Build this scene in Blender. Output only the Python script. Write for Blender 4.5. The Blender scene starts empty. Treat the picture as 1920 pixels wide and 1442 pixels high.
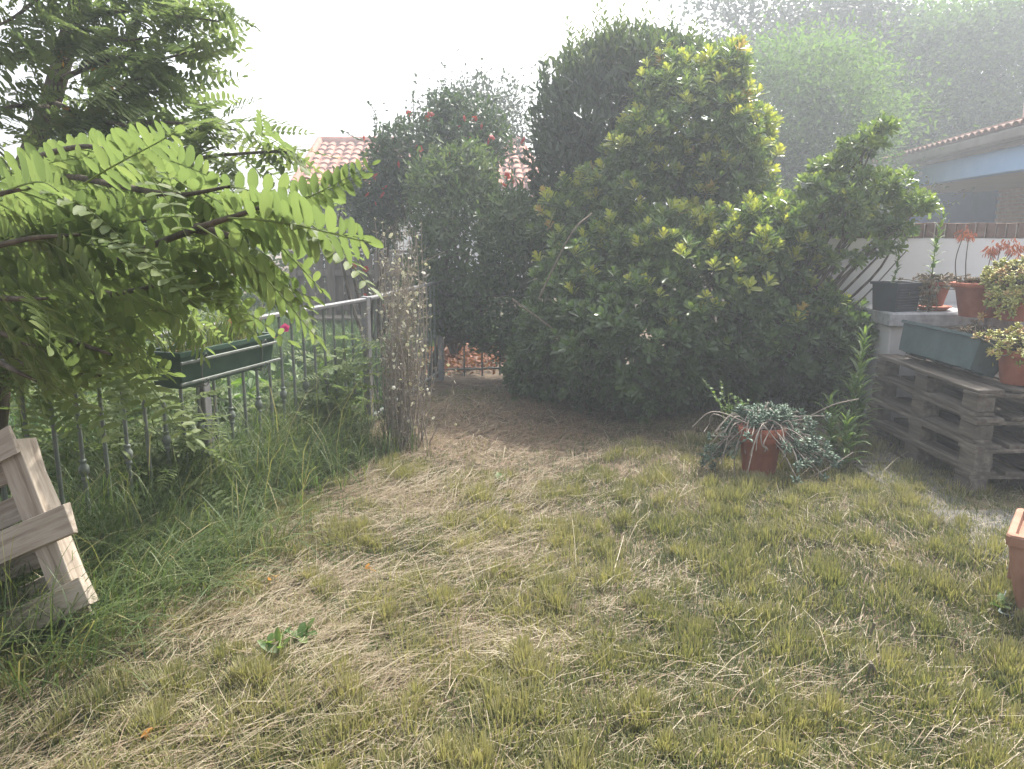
import bpy, bmesh, math, random
import numpy as np
from mathutils import Vector, Matrix
R = math.radians
scene = bpy.context.scene
COL = scene.collection

# ------------------------------------------------------------------ camera, sky, sun, exposure
CAMZ, PITCH, FPX = 1.40, R(11.4), 1443.0
cd = bpy.data.cameras.new("camera"); cam = bpy.data.objects.new("camera", cd); COL.objects.link(cam)
cam.location = (0, 0, CAMZ); cam.rotation_euler = (R(90) - PITCH, 0, 0)
cd.sensor_width = 36.0; cd.lens = FPX / 1920 * 36; cd.clip_start = 0.03; cd.clip_end = 600
scene.camera = cam

SUN_AZ, SUN_EL = R(33), R(53)          # azimuth to the right of straight ahead (+Y)
w = bpy.data.worlds.new("World"); scene.world = w; w.use_nodes = True
nt = w.node_tree; nt.nodes.clear()
sky = nt.nodes.new("ShaderNodeTexSky"); sky.sky_type = 'NISHITA'; sky.sun_disc = False
sky.sun_elevation = SUN_EL; sky.sun_rotation = SUN_AZ
sky.air_density = 1.0; sky.dust_density = 6.0; sky.ozone_density = 1.0
hsv = nt.nodes.new("ShaderNodeHueSaturation"); hsv.inputs['Saturation'].default_value = 0.35
bg = nt.nodes.new("ShaderNodeBackground"); bg.inputs[1].default_value = 0.15
out = nt.nodes.new("ShaderNodeOutputWorld")
nt.links.new(sky.outputs[0], hsv.inputs['Color']); nt.links.new(hsv.outputs[0], bg.inputs[0]); nt.links.new(bg.outputs[0], out.inputs[0])

ld = bpy.data.lights.new("sun", 'SUN'); sun = bpy.data.objects.new("sun", ld); COL.objects.link(sun)
ld.energy = 3.2; ld.angle = R(0.9); ld.color = (1.0, 0.95, 0.86)
sd = Vector((math.sin(SUN_AZ) * math.cos(SUN_EL), math.cos(SUN_AZ) * math.cos(SUN_EL), math.sin(SUN_EL)))
sun.rotation_euler = sd.to_track_quat('Z', 'Y').to_euler(); sun.location = (20, 30, 40)

vs = scene.view_settings
vs.view_transform = 'Standard'; vs.look = 'None'; vs.gamma = 1.0; vs.use_curve_mapping = False
vs.exposure = 1.5
scene.cycles.max_bounces = 7; scene.cycles.diffuse_bounces = 4; scene.cycles.transmission_bounces = 5
scene.cycles.glossy_bounces = 2; scene.cycles.volume_bounces = 0; scene.cycles.caustics_reflective = False
scene.cycles.use_denoising = True; scene.cycles.sample_clamp_indirect = 6.0

# ------------------------------------------------------------------ pixel helpers (directions only)
FWD = np.array([0, math.cos(PITCH), -math.sin(PITCH)]); UPV = np.array([0, math.sin(PITCH), math.cos(PITCH)])
CAM = np.array([0, 0, CAMZ])
def ray(px, py): return FWD + np.array([1., 0, 0]) * (px - 960) / FPX + UPV * (721 - py) / FPX
def at(px, py, Y): r = ray(px, py); return CAM + r * (Y / r[1])
def gnd(px, py, z=0.0): r = ray(px, py); return CAM + r * ((z - CAMZ) / r[2])
def pxm(p): return float(np.dot(np.asarray(p) - CAM, FWD)) / FPX     # metres per pixel at point p

# ------------------------------------------------------------------ object helpers
def tag(o, label=None, cat=None, group=None, kind=None):
    if label: o['label'] = label
    if cat: o['category'] = cat
    if group: o['group'] = group
    if kind: o['kind'] = kind
    return o
def empty(name, loc, label, cat, group=None, rz=0):
    o = bpy.data.objects.new(name, None); COL.objects.link(o); o.empty_display_size = 0.1
    o.location = loc; o.rotation_euler = (0, 0, rz)
    return tag(o, label, cat, group)
def link(name, me, parent=None, loc=None, rot=None, scale=None, world=False):
    o = bpy.data.objects.new(name, me); COL.objects.link(o)
    if parent is not None:
        o.parent = parent
        if world: o.matrix_parent_inverse = world_mat(parent).inverted()
    if loc is not None: o.location = loc
    if rot is not None: o.rotation_euler = rot
    if scale is not None: o.scale = scale
    return o
def world_mat(o):
    m = Matrix.LocRotScale(o.location, o.rotation_euler.to_quaternion(), o.scale)
    if o.parent: m = world_mat(o.parent) @ o.matrix_parent_inverse @ m
    return m
def nrm(v): v = np.asarray(v, float); return v / np.maximum(np.linalg.norm(v, axis=-1, keepdims=True), 1e-9)

class Geo:
    def __init__(s): s.V = []; s.F = []; s.T = []; s.n = 0; s.M = []
    def add(s, V, F, tone=0.5, mat=0):
        V = np.asarray(V, float); F = np.asarray(F, int)
        s.V.append(V); s.F.append(F + s.n); s.n += len(V)
        s.T.append(np.broadcast_to(np.asarray(tone, float), (len(V),)) if np.ndim(tone) == 0 else np.asarray(tone, float))
        s.M.append(np.full(len(F), mat, int)); return s
    def mesh(s, name, mats, smooth=True):
        V = np.concatenate(s.V); me = bpy.data.meshes.new(name)
        me.vertices.add(len(V)); me.vertices.foreach_set('co', V.astype(np.float32).ravel())
        tot = np.concatenate([np.full(len(f), f.shape[1]) for f in s.F]); idx = np.concatenate([f.ravel() for f in s.F])
        me.loops.add(len(idx)); me.loops.foreach_set('vertex_index', idx.astype(np.int32))
        me.polygons.add(len(tot)); me.polygons.foreach_set('loop_start', np.concatenate([[0], np.cumsum(tot)[:-1]]).astype(np.int32))
        me.polygons.foreach_set('material_index', np.concatenate(s.M).astype(np.int32))
        me.polygons.foreach_set('use_smooth', np.full(len(tot), smooth, bool))
        a = me.attributes.new('tone', 'FLOAT', 'POINT'); a.data.foreach_set('value', np.concatenate(s.T).astype(np.float32))
        for m in (mats if isinstance(mats, (list, tuple)) else [mats]): me.materials.append(m)
        me.update(calc_edges=True); return me
    def build(s, name, mats, parent=None, smooth=True, kind=None):
        o = link(name, s.mesh(name, mats, smooth), parent, world=parent is not None)
        if kind: o['kind'] = kind
        return o

def stamp(T, P, D, N, L, W, tone=None, geo=None, curl=1.0, mat=0, grad=0.0):
    """copies a leaf template (verts u,v,w / quads) to n places"""
    tv, tf = T; P = np.asarray(P, float); n = len(P); X = nrm(D); Y = nrm(np.cross(N, X)); Z = np.cross(X, Y)
    L = np.broadcast_to(L, (n,)).reshape(n, 1, 1); W = np.broadcast_to(W, (n,)).reshape(n, 1, 1)
    C = np.broadcast_to(curl, (n,)).reshape(n, 1, 1)
    u, v, ww = tv[None, :, 0:1], tv[None, :, 1:2], tv[None, :, 2:3]
    V = P[:, None] + u * L * X[:, None] + v * W * Y[:, None] + ww * C * L * Z[:, None]
    k = len(tv); F = (tf[None] + (np.arange(n) * k)[:, None, None]).reshape(-1, tf.shape[1])
    t = np.repeat(np.full(n, .5) if tone is None else np.broadcast_to(tone, (n,)), k)
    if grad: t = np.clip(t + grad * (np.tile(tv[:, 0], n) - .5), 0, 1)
    geo.add(V.reshape(-1, 3), F, t, mat)

def T(v, f): return np.array(v, float), np.array(f, int)
LEAF = T([(0,0,0),(1,0,-.12),(.32,.44,.09),(.7,.36,.03),(.32,-.44,.09),(.7,-.36,.03)], [(0,1,3,2),(0,4,5,1)])
OBOV = T([(0,0,0),(1,0,-.06),(.4,.28,.05),(.82,.46,.06),(.4,-.28,.05),(.82,-.46,.06)], [(0,1,3,2),(0,4,5,1)])
LANCE = T([(0,0,0),(1,0,-.22),(.3,.5,.06),(.65,.36,-.02),(.3,-.5,.06),(.65,-.36,-.02)], [(0,1,3,2),(0,4,5,1)])
OVAL = T([(0,0,0),(.35,0,-.015),(.7,0,-.03),(1,0,-.08),(.1,.26,.02),(.35,.48,.05),(.7,.46,.03),(.93,.22,-.03),(.1,-.26,.02),(.35,-.48,.05),(.7,-.46,.03),(.93,-.22,-.03)],
          [(0,1,5,4),(1,2,6,5),(2,3,7,6),(0,8,9,1),(1,9,10,2),(2,10,11,3)])
BLADE = T([(0,-.5,0),(0,.5,0),(.5,-.42,.05),(.5,.42,.05),(1,-.08,-.05),(1,.08,-.05)], [(0,2,3,1),(2,4,5,3)])
CUT = T([(0,-.5,0),(0,.5,0),(.5,-.5,.03),(.5,.5,.03),(1,-.36,.0),(1,.36,.0)], [(0,2,3,1),(2,4,5,3)])
STRAW = T([(0,-.5,0),(0,.5,0),(.5,-.5,.07),(.5,.5,.07),(1,-.4,0),(1,.4,0)], [(0,2,3,1),(2,4,5,3)])
ARCH = T([(0,-.5,0),(0,.5,0),(.3,-.5,.05),(.3,.5,.05),(.6,-.4,.03),(.6,.4,.03),(.85,-.25,-.08),(.85,.25,-.08),(1,-.03,-.24),(1,.03,-.24)], [(0,2,3,1),(2,4,5,3),(4,6,7,5),(6,8,9,7)])
# fleshy leaf with thickness
_a = [(0,0,0)]; FLESH = T([(0,.1,0),(0,-.1,0),(.55,.5,.12),(.55,-.5,.12),(.55,0,-.14),(1,0,.05),(.3,0,-.1),(.55,0,.16)], [(0,2,7,1),(1,7,3,3),(2,5,7,7),(7,5,3,3),(0,6,4,2),(6,1,3,4),(2,4,5,5),(4,3,5,5)])
FLESH = (FLESH[0], np.array([(0,2,7,1),(7,2,5,3),(1,7,3,6),(0,6,4,2),(6,3,5,4),(2,4,5,7)]))

def tube(P, r, n=6, cap=True):
    P = np.asarray(P, float); m = len(P); r = np.broadcast_to(r, (m,))
    t = nrm(np.gradient(P, axis=0)); ref = np.array([0, 0, 1.]) if abs(t[0][2]) < .8 else np.array([1., 0, 0])
    a = nrm(np.cross(t, ref)); b = np.cross(t, a)
    th = np.linspace(0, 2 * np.pi, n, endpoint=False)
    V = P[:, None] + r[:, None, None] * (np.cos(th)[None, :, None] * a[:, None] + np.sin(th)[None, :, None] * b[:, None])
    i = np.arange(m - 1)[:, None] * n; j = np.arange(n)[None]; j2 = (j + 1) % n
    F = np.stack([i + j, i + j2, i + n + j2, i + n + j], -1).reshape(-1, 4)
    return V.reshape(-1, 3), F
def spline(P, m=8):
    P = np.asarray(P, float); k = len(P)
    if k < 3: return P[0] + (P[-1] - P[0]) * np.linspace(0, 1, m)[:, None]
    Q = np.vstack([2 * P[0] - P[1], P, 2 * P[-1] - P[-2]]); o = []
    for i in range(k - 1):
        p0, p1, p2, p3 = Q[i:i + 4]; t = np.linspace(0, 1, m, endpoint=False)[:, None]
        o.append(.5 * ((2 * p1) + (p2 - p0) * t + (2 * p0 - 5 * p1 + 4 * p2 - p3) * t ** 2 + (3 * p1 - p0 - 3 * p2 + p3) * t ** 3))
    return np.vstack(o + [P[-1:]])
def lathe(prof, n=28, c=(0, 0, 0)):
    prof = np.asarray(prof, float); th = np.linspace(0, 2 * np.pi, n, endpoint=False); m = len(prof)
    V = np.stack([prof[:, None, 0] * np.cos(th), prof[:, None, 0] * np.sin(th), np.repeat(prof[:, 1:2], n, 1)], -1) + np.asarray(c, float)
    i = np.arange(m - 1)[:, None] * n; j = np.arange(n)[None]; j2 = (j + 1) % n
    return V.reshape(-1, 3), np.stack([i + j, i + j2, i + n + j2, i + n + j], -1).reshape(-1, 4)
BOXF = np.array([(0,3,2,1),(4,5,6,7),(0,1,5,4),(1,2,6,5),(2,3,7,6),(3,0,4,7)])
def boxv(sx, sy, sz, c=(0, 0, 0)):
    c = np.asarray(c, float)
    return np.array([(-1,-1,-1),(1,-1,-1),(1,1,-1),(-1,1,-1),(-1,-1,1),(1,-1,1),(1,1,1),(-1,1,1)], float) * np.array([sx, sy, sz]) / 2 + c
_cache = {}
def board_mesh(sx, sy, sz, m, bev=.004, seed=0, rough=.0025):
    """bevelled, slightly worn board or block"""
    key = (round(sx, 4), round(sy, 4), round(sz, 4), m.name, seed)
    if key in _cache: return _cache[key]
    rn = random.Random(seed * 7 + 3); bm = bmesh.new(); bmesh.ops.create_cube(bm, size=1)
    for v in bm.verts: v.co.x *= sx; v.co.y *= sy; v.co.z *= sz
    ax = max(range(3), key=lambda i: (sx, sy, sz)[i])
    ed = [e for e in bm.edges if abs((e.verts[0].co - e.verts[1].co)[ax]) > .5 * (sx, sy, sz)[ax]]
    if (sx, sy, sz)[ax] > .3: bmesh.ops.subdivide_edges(bm, edges=ed, cuts=4, use_grid_fill=True)
    for v in bm.verts: v.co += Vector((rn.gauss(0, rough), rn.gauss(0, rough), rn.gauss(0, rough)))
    bmesh.ops.bevel(bm, geom=[e for e in bm.edges if e.calc_face_angle(0) > .8], offset=bev, segments=1, affect='EDGES')
    me = bpy.data.meshes.new('board'); bm.to_mesh(me); bm.free(); me.materials.append(m)
    _cache[key] = me; return me
def box_obj(name, sx, sy, sz, c, m, parent=None, rz=0, bev=.006):
    return link(name, board_mesh(sx, sy, sz, m, bev, 1, 0), parent, c, (0, 0, rz))

# value noise
_rg = np.random.default_rng(77); _NT = _rg.random((64, 64))
def vnoise(x, y, s=1.0, o=0.0):
    x = np.asarray(x) * s + o; y = np.asarray(y) * s + o * 1.7; xi = np.floor(x).astype(int); yi = np.floor(y).astype(int)
    fx = x - xi; fy = y - yi; fx = fx * fx * (3 - 2 * fx); fy = fy * fy * (3 - 2 * fy); g = lambda a, b: _NT[a % 64, b % 64]
    return (g(xi, yi) * (1 - fx) + g(xi + 1, yi) * fx) * (1 - fy) + (g(xi, yi + 1) * (1 - fx) + g(xi + 1, yi + 1) * fx) * fy
def gz(x, y):
    x = np.asarray(x, float); y = np.asarray(y, float)
    f = np.clip((9 - np.hypot(x, y - 4)) / 3, 0, 1)
    return f * (.05 * (vnoise(x, y, 1.3, 3) - .5) + .03 * (vnoise(x, y, 4.1, 9) - .5))

# ------------------------------------------------------------------ materials
def newmat(name):
    m = bpy.data.materials.new(name); m.use_nodes = True; t = m.node_tree; t.nodes.clear()
    o = t.nodes.new('ShaderNodeOutputMaterial'); return m, t, o
def ramp(t, cols, fac):
    r = t.nodes.new('ShaderNodeValToRGB'); e = r.color_ramp.elements
    while len(e) < len(cols): e.new(.5)
    for i, c in enumerate(cols):
        p, c = c if len(c) == 2 else (i / max(1, len(cols) - 1), c)
        e[i].position = p; e[i].color = (*c, 1)
    t.links.new(fac, r.inputs[0]); return r.outputs[0]
def leafmat(name, cols, trans=.4, rough=.45, spec=.4, tcol=1.5, nscale=30, tb=.55):
    m, t, o = newmat(name)
    a = t.nodes.new('ShaderNodeAttribute'); a.attribute_name = 'tone'
    tc = t.nodes.new('ShaderNodeTexCoord'); nz = t.nodes.new('ShaderNodeTexNoise'); nz.inputs['Scale'].default_value = nscale
    t.links.new(tc.outputs['Object'], nz.inputs['Vector'])
    ma = t.nodes.new('ShaderNodeMath'); ma.operation = 'MULTIPLY_ADD'; ma.inputs[1].default_value = .16; 
    t.links.new(nz.outputs[0], ma.inputs[0]); 
    sb = t.nodes.new('ShaderNodeMath'); sb.operation = 'SUBTRACT'; sb.inputs[1].default_value = .08
    t.links.new(a.outputs['Fac'], sb.inputs[0]); t.links.new(sb.outputs[0], ma.inputs[2])
    c = ramp(t, cols, ma.outputs[0])
    p = t.nodes.new('ShaderNodeBsdfPrincipled'); p.inputs['Roughness'].default_value = rough; p.inputs['Specular IOR Level'].default_value = spec
    t.links.new(c, p.inputs['Base Color'])
    if trans > 0:
        tr = t.nodes.new('ShaderNodeBsdfTranslucent'); mx = t.nodes.new('ShaderNodeMixShader'); mx.inputs[0].default_value = trans
        mu = t.nodes.new('ShaderNodeMix'); mu.data_type = 'RGBA'; mu.blend_type = 'MULTIPLY'; mu.inputs['Factor'].default_value = 1
        t.links.new(c, mu.inputs['A']); mu.inputs['B'].default_value = (tcol * 1.05, tcol * 1.1, tcol * tb, 1)
        t.links.new(mu.outputs['Result'], tr.inputs[0])
        t.links.new(p.outputs[0], mx.inputs[1]); t.links.new(tr.outputs[0], mx.inputs[2]); t.links.new(mx.outputs[0], o.inputs[0])
    else: t.links.new(p.outputs[0], o.inputs[0])
    return m
def surf(name, cols, scale=(5, 5, 5), detail=6, rough=.8, spec=.3, bump=.3, bdist=.01, bscale=None, coord='Object', fine=0):
    m, t, o = newmat(name)
    tc = t.nodes.new('ShaderNodeTexCoord'); mp = t.nodes.new('ShaderNodeMapping'); mp.inputs['Scale'].default_value = scale
    t.links.new(tc.outputs[coord], mp.inputs[0])
    oi = t.nodes.new('ShaderNodeObjectInfo'); va = t.nodes.new('ShaderNodeVectorMath'); va.operation = 'MULTIPLY_ADD'
    va.inputs[1].default_value = (37, 53, 71); t.links.new(oi.outputs['Random'], va.inputs[0]); t.links.new(mp.outputs[0], va.inputs[2])
    nz = t.nodes.new('ShaderNodeTexNoise'); nz.inputs['Detail'].default_value = detail; nz.inputs['Scale'].default_value = 1; nz.inputs['Roughness'].default_value = .62
    t.links.new(va.outputs[0], nz.inputs['Vector'])
    c = ramp(t, cols, nz.outputs[0]); 
    p = t.nodes.new('ShaderNodeBsdfPrincipled'); p.inputs['Roughness'].default_value = rough; p.inputs['Specular IOR Level'].default_value = spec
    t.links.new(c, p.inputs['Base Color'])
    if bump:
        b = t.nodes.new('ShaderNodeBump'); b.inputs['Strength'].default_value = bump; b.inputs['Distance'].default_value = bdist
        if bscale:
            n2 = t.nodes.new('ShaderNodeTexNoise'); n2.inputs['Scale'].default_value = bscale; n2.inputs['Detail'].default_value = 5
            t.links.new(tc.outputs[coord], n2.inputs['Vector']); t.links.new(n2.outputs[0], b.inputs['Height'])
        else: t.links.new(nz.outputs[0], b.inputs['Height'])
        t.links.new(b.outputs[0], p.inputs['Normal'])
    t.links.new(p.outputs[0], o.inputs[0]); return m

M = {}
M['soil'] = surf('soil', [(.3, (.055, .04, .028)), (.5, (.115, .085, .055)), (.7, (.16, .12, .08))], (9, 9, 9), rough=.95, bump=.6, bdist=.03)
M['grass'] = leafmat('grass', [(.0, (.07, .095, .042)), (.35, (.13, .15, .068)), (.65, (.215, .215, .10)), (1, (.335, .30, .165))], .3, .6, .25, 1.15, 3)
M['straw'] = leafmat('straw', [(.0, (.20, .125, .08)), (.4, (.21, .158, .10)), (.75, (.29, .245, .165)), (1, (.39, .345, .25))], .15, .6, .3, 1.0, 3)
M['tallgrass'] = leafmat('tall_grass', [(.0, (.045, .08, .025)), (.5, (.09, .135, .045)), (.85, (.17, .19, .07)), (1, (.33, .29, .16))], .35, .5, .35, 1.4, 3)
M['lawn'] = leafmat('far_lawn', [(.0, (.035, .07, .028)), (.5, (.06, .115, .042)), (1, (.12, .17, .065))], .35, .55, .3, 1.4, 3)
M['robinia'] = leafmat('robinia_leaf', [(.0, (.085, .12, .05)), (.5, (.13, .175, .065)), (1, (.18, .215, .08))], .5, .55, .3, 1.2, 25, .85)
M['dead'] = leafmat('dead_leaf', [(.0, (.30, .13, .03)), (1, (.42, .22, .045))], .45, .5, .3, 1.4)
M['pitto'] = leafmat('pittosporum_leaf', [(.0, (.045, .08, .032)), (.45, (.09, .145, .05)), (.75, (.19, .24, .06)), (1, (.40, .39, .075))], .34, .3, .55, 1.7)
M['bronze'] = leafmat('bronze_leaf', [(.0, (.27, .20, .07)), (1, (.38, .28, .10))], .35, .3, .5, 1.3)
M['laurel'] = leafmat('laurel_leaf', [(.0, (.026, .05, .022)), (.5, (.05, .085, .034)), (1, (.15, .19, .06))], .28, .32, .5, 1.5)
M['shrub'] = leafmat('shrub_leaf', [(.0, (.035, .065, .028)), (.5, (.075, .12, .05)), (1, (.16, .20, .085))], .32, .4, .4, 1.5)
M['hibiscus'] = leafmat('hibiscus_leaf', [(.0, (.022, .045, .022)), (.5, (.04, .075, .032)), (1, (.09, .12, .05))], .28, .4, .4, 1.4)
M['fartree'] = leafmat('far_leaf', [(.0, (.04, .075, .025)), (.5, (.075, .14, .035)), (1, (.14, .21, .055))], .42, .7, .15, 1.6)
M['fardark'] = leafmat('far_dark_leaf', [(.0, (.018, .03, .018)), (.5, (.035, .055, .028)), (1, (.07, .095, .04))], .25, .5, .35, 1.4)
M['weed'] = leafmat('weed_leaf', [(.0, (.045, .09, .025)), (.5, (.08, .14, .04)), (1, (.15, .21, .065))], .4, .5, .3, 1.5)
M['blue_succ'] = leafmat('blue_succulent', [(.0, (.07, .12, .085)), (.5, (.15, .22, .16)), (1, (.26, .32, .23))], .08, .5, .35, 1.0)
M['sedum'] = leafmat('sedum', [(.0, (.13, .16, .05)), (.5, (.33, .36, .10)), (.8, (.52, .50, .15)), (1, (.55, .36, .17))], .15, .45, .4, 1.1)
M['sedum_dull'] = leafmat('dull_sedum', [(.0, (.12, .10, .06)), (.6, (.25, .19, .11)), (1, (.34, .22, .14))], .1, .55, .3, 1.0)
M['red'] = leafmat('red_petal', [(.0, (.36, .035, .035)), (1, (.5, .08, .07))], .35, .5, .2, 1.2)
M['coral'] = leafmat('coral_petal', [(.0, (.24, .08, .065)), (1, (.36, .14, .11))], .3, .5, .2, 1.2)
M['orange'] = leafmat('orange_petal', [(.0, (.16, .075, .045)), (1, (.30, .12, .06))], .2, .6, .2, 1.1)
M['pink'] = leafmat('pink_petal', [(.0, (.55, .05, .25)), (1, (.65, .12, .35))], .3, .5, .2, 1.1)
M['white_fl'] = leafmat('white_petal', [(.0, (.55, .52, .45)), (1, (.8, .78, .72))], .3, .6, .2, 1.0)
M['dry'] = leafmat('dry_leaf', [(.0, (.14, .10, .08)), (.5, (.25, .21, .165)), (1, (.38, .37, .31))], .2, .7, .2, 1.0)
M['bark'] = surf('bark', [(.3, (.035, .028, .02)), (.55, (.09, .072, .05)), (.75, (.16, .135, .10))], (30, 30, 6), bump=.6, bdist=.01, rough=.9)
M['twig'] = surf('twig', [(.3, (.10, .085, .06)), (.7, (.22, .19, .14))], (40, 40, 40), bump=.2, rough=.85)
M['drytwig'] = surf('dry_twig', [(.3, (.18, .15, .125)), (.7, (.33, .29, .25))], (40, 40, 40), bump=.2, rough=.85)
M['greenstem'] = surf('green_stem', [(.3, (.09, .14, .03)), (.7, (.17, .22, .06))], (40, 40, 40), bump=0, rough=.6)
M['oldwood'] = surf('weathered_wood', [(.25, (.04, .034, .028)), (.5, (.10, .086, .072)), (.68, (.185, .162, .138)), (.85, (.06, .05, .042))], (22, 2.2, 22), rough=.9, bump=.5, bdist=.006)
M['palewood'] = surf('pale_pine', [(.28, (.14, .105, .08)), (.42, (.29, .24, .19)), (.55, (.40, .345, .285)), (.66, (.33, .275, .22)), (.8, (.20, .16, .125))], (2.5, 38, 38), detail=8, rough=.9, bump=.6, bdist=.006)
M['deckwood'] = surf('grey_timber', [(.3, (.10, .085, .07)), (.6, (.19, .165, .14)), (.8, (.27, .24, .21))], (14, 14, 1.6), rough=.9, bump=.4, bdist=.006)
M['iron'] = surf('fence_iron', [(.35, (.085, .10, .085)), (.6, (.13, .145, .125)), (.75, (.13, .11, .085))], (25, 25, 25), rough=.55, spec=.5, bump=.15, bdist=.002)
M['railiron'] = surf('rail_iron', [(.35, (.14, .14, .145)), (.7, (.22, .215, .215))], (25, 25, 25), rough=.5, spec=.5, bump=.15, bdist=.002)
M['boxgreen'] = surf('green_plastic', [(.35, (.022, .05, .032)), (.7, (.04, .075, .05))], (14, 14, 14), rough=.5, spec=.4, bump=.1, bdist=.002)
M['plantergrey'] = surf('grey_green_plastic', [(.3, (.055, .085, .09)), (.6, (.085, .12, .125)), (.8, (.13, .155, .15))], (8, 8, 8), rough=.55, spec=.4, bump=.12, bdist=.003)
M['planterblack'] = surf('dark_plastic', [(.3, (.025, .032, .04)), (.7, (.05, .06, .072))], (10, 10, 10), rough=.55, spec=.4, bump=.1, bdist=.002)
M['terra'] = surf('terracotta', [(.3, (.27, .085, .05)), (.55, (.37, .13, .08)), (.78, (.46, .20, .135))], (9, 9, 6), rough=.8, spec=.25, bump=.15, bdist=.003)
M['terrapale'] = surf('pale_terracotta', [(.3, (.23, .12, .08)), (.55, (.31, .17, .12)), (.8, (.39, .245, .19))], (9, 9, 6), rough=.85, spec=.2, bump=.2, bdist=.003)
M['plaster'] = surf('white_plaster', [(.3, (.50, .495, .49)), (.7, (.60, .595, .59))], (2.2, 2.2, 1.1), rough=.9, bump=.2, bdist=.003, bscale=60)
M['coping'] = surf('stone_coping', [(.3, (.24, .24, .25)), (.55, (.36, .36, .37)), (.75, (.47, .47, .48))], (22, 22, 22), rough=.9, bump=.3, bdist=.004)
M['slab'] = surf('paving', [(.3, (.085, .08, .072)), (.55, (.115, .108, .10)), (.75, (.145, .137, .125))], (7, 7, 7), rough=.9, bump=.35, bdist=.004)
M['brick'] = surf('brick', [(.3, (.09, .058, .045)), (.55, (.15, .105, .088)), (.8, (.22, .165, .14))], (14, 14, 14), rough=.9, bump=.4, bdist=.005)
M['brickpale'] = surf('pale_brick', [(.3, (.42, .29, .21)), (.55, (.52, .38, .29)), (.8, (.6, .46, .37))], (5, 5, 5), rough=.9, bump=.3, bdist=.005)
M['mortar'] = surf('mortar', [(.3, (.42, .40, .37)), (.7, (.55, .53, .49))], (20, 20, 20), rough=.95, bump=.3, bdist=.004)
M['bluewall'] = surf('blue_render', [(.3, (.14, .28, .62)), (.7, (.19, .35, .7))], (3, 3, 3), rough=.85, bump=.1)
M['bluebeam'] = surf('light_blue_paint', [(.3, (.30, .50, .80)), (.7, (.37, .57, .85))], (3, 3, 3), rough=.7, bump=.05)
M['blueshut'] = surf('dark_blue_paint', [(.3, (.06, .13, .30)), (.7, (.09, .17, .36))], (3, 3, 3), rough=.6, bump=.05)
M['cream'] = surf('cream_paint', [(.3, (.62, .58, .49)), (.7, (.70, .66, .57))], (2, 2, 2), rough=.9, bump=.05)
M['whitepaint'] = surf('white_paint', [(.3, (.72, .72, .72)), (.7, (.8, .8, .8))], (4, 4, 4), rough=.6, bump=.05)
M['gutter'] = surf('gutter_metal', [(.3, (.17, .15, .14)), (.7, (.25, .225, .21))], (4, 4, 4), rough=.5, spec=.5, bump=.05)
M['rooftile'] = surf('roof_tile', [(.25, (.22, .08, .05)), (.5, (.34, .14, .095)), (.75, (.46, .24, .17))], (4, 4, 4), rough=.85, bump=.2)
M['greytile'] = surf('brown_roof_tile', [(.3, (.20, .12, .09)), (.7, (.33, .21, .165))], (3, 3, 3), rough=.85, bump=.2)
m, t, o = newmat('window_glass'); g = t.nodes.new('ShaderNodeBsdfPrincipled'); g.inputs['Base Color'].default_value = (.02, .022, .025, 1); g.inputs['Roughness'].default_value = .05; t.links.new(g.outputs[0], o.inputs[0]); M['glass'] = m

# ------------------------------------------------------------------ ground
xs = np.unique(np.concatenate([np.linspace(-60, -6, 10), np.linspace(-6, 6, 121), np.linspace(6, 60, 10)]))
ys = np.unique(np.concatenate([np.linspace(-60, 0, 8), np.linspace(0, 12, 121), np.linspace(12, 60, 10)]))
X, Y = np.meshgrid(xs, ys); V = np.stack([X, Y, gz(X, Y)], -1).reshape(-1, 3); nx = len(xs)
i = np.arange(len(ys) - 1)[:, None] * nx + np.arange(nx - 1)[None]
g = Geo().add(V, np.stack([i, i + 1, i + nx + 1, i + nx], -1).reshape(-1, 4)); tag(g.build('ground', M['soil']), kind='structure')

FA, FB, FC = np.array([-2.10, 1.9]), np.array([-1.0, 5.3]), np.array([-.66, 7.15])      # iron fence line
def fence_side(x, y):     # signed distance, + = garden side (right)
    d = (FB - FA) / np.linalg.norm(FB - FA); return (x - FA[0]) * d[1] - (y - FA[1]) * d[0]
rng = np.random.default_rng(5)
def bladegeo(geo, T_, x, y, L, W, tilt, az, tone, curl=1.0, z0=0.0, grad=0.0):
    n = len(x); D = np.stack([np.cos(az) * np.sin(tilt), np.sin(az) * np.sin(tilt), np.cos(tilt)], -1)
    N = np.stack([-np.cos(az) * np.cos(tilt), -np.sin(az) * np.cos(tilt), np.sin(tilt)], -1) + rng.normal(0, .25, (n, 3))
    stamp(T_, np.stack([x, y, gz(x, y) + z0], -1), D, N, L, W, tone, geo, curl, 0, grad)
def keep_garden(x, y):
    return (fence_side(x, y) > -.05) & (np.abs(x) < .72 * y + .35)
def brownw(x, y): return np.exp(-((x + .05) / 1.25) ** 2 - ((y - 5.35) / 1.15) ** 2)
def pathw(x, y): return np.exp(-((x - 2.45) / .30) ** 4) * (y > 2.3) * (y < 5.2) * np.clip(2.2 * vnoise(x, y, 2.5, 40) - .4, 0, 1)
def dryness(x, y): return np.clip(.42 - .16 * np.clip(np.asarray(x) + .2, -1, 1) + .75 * (vnoise(x, y, 1.5, 1.3) - .5) + 1.3 * (vnoise(x, y, 4, 5.5) - .5), 0, 1)

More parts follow.
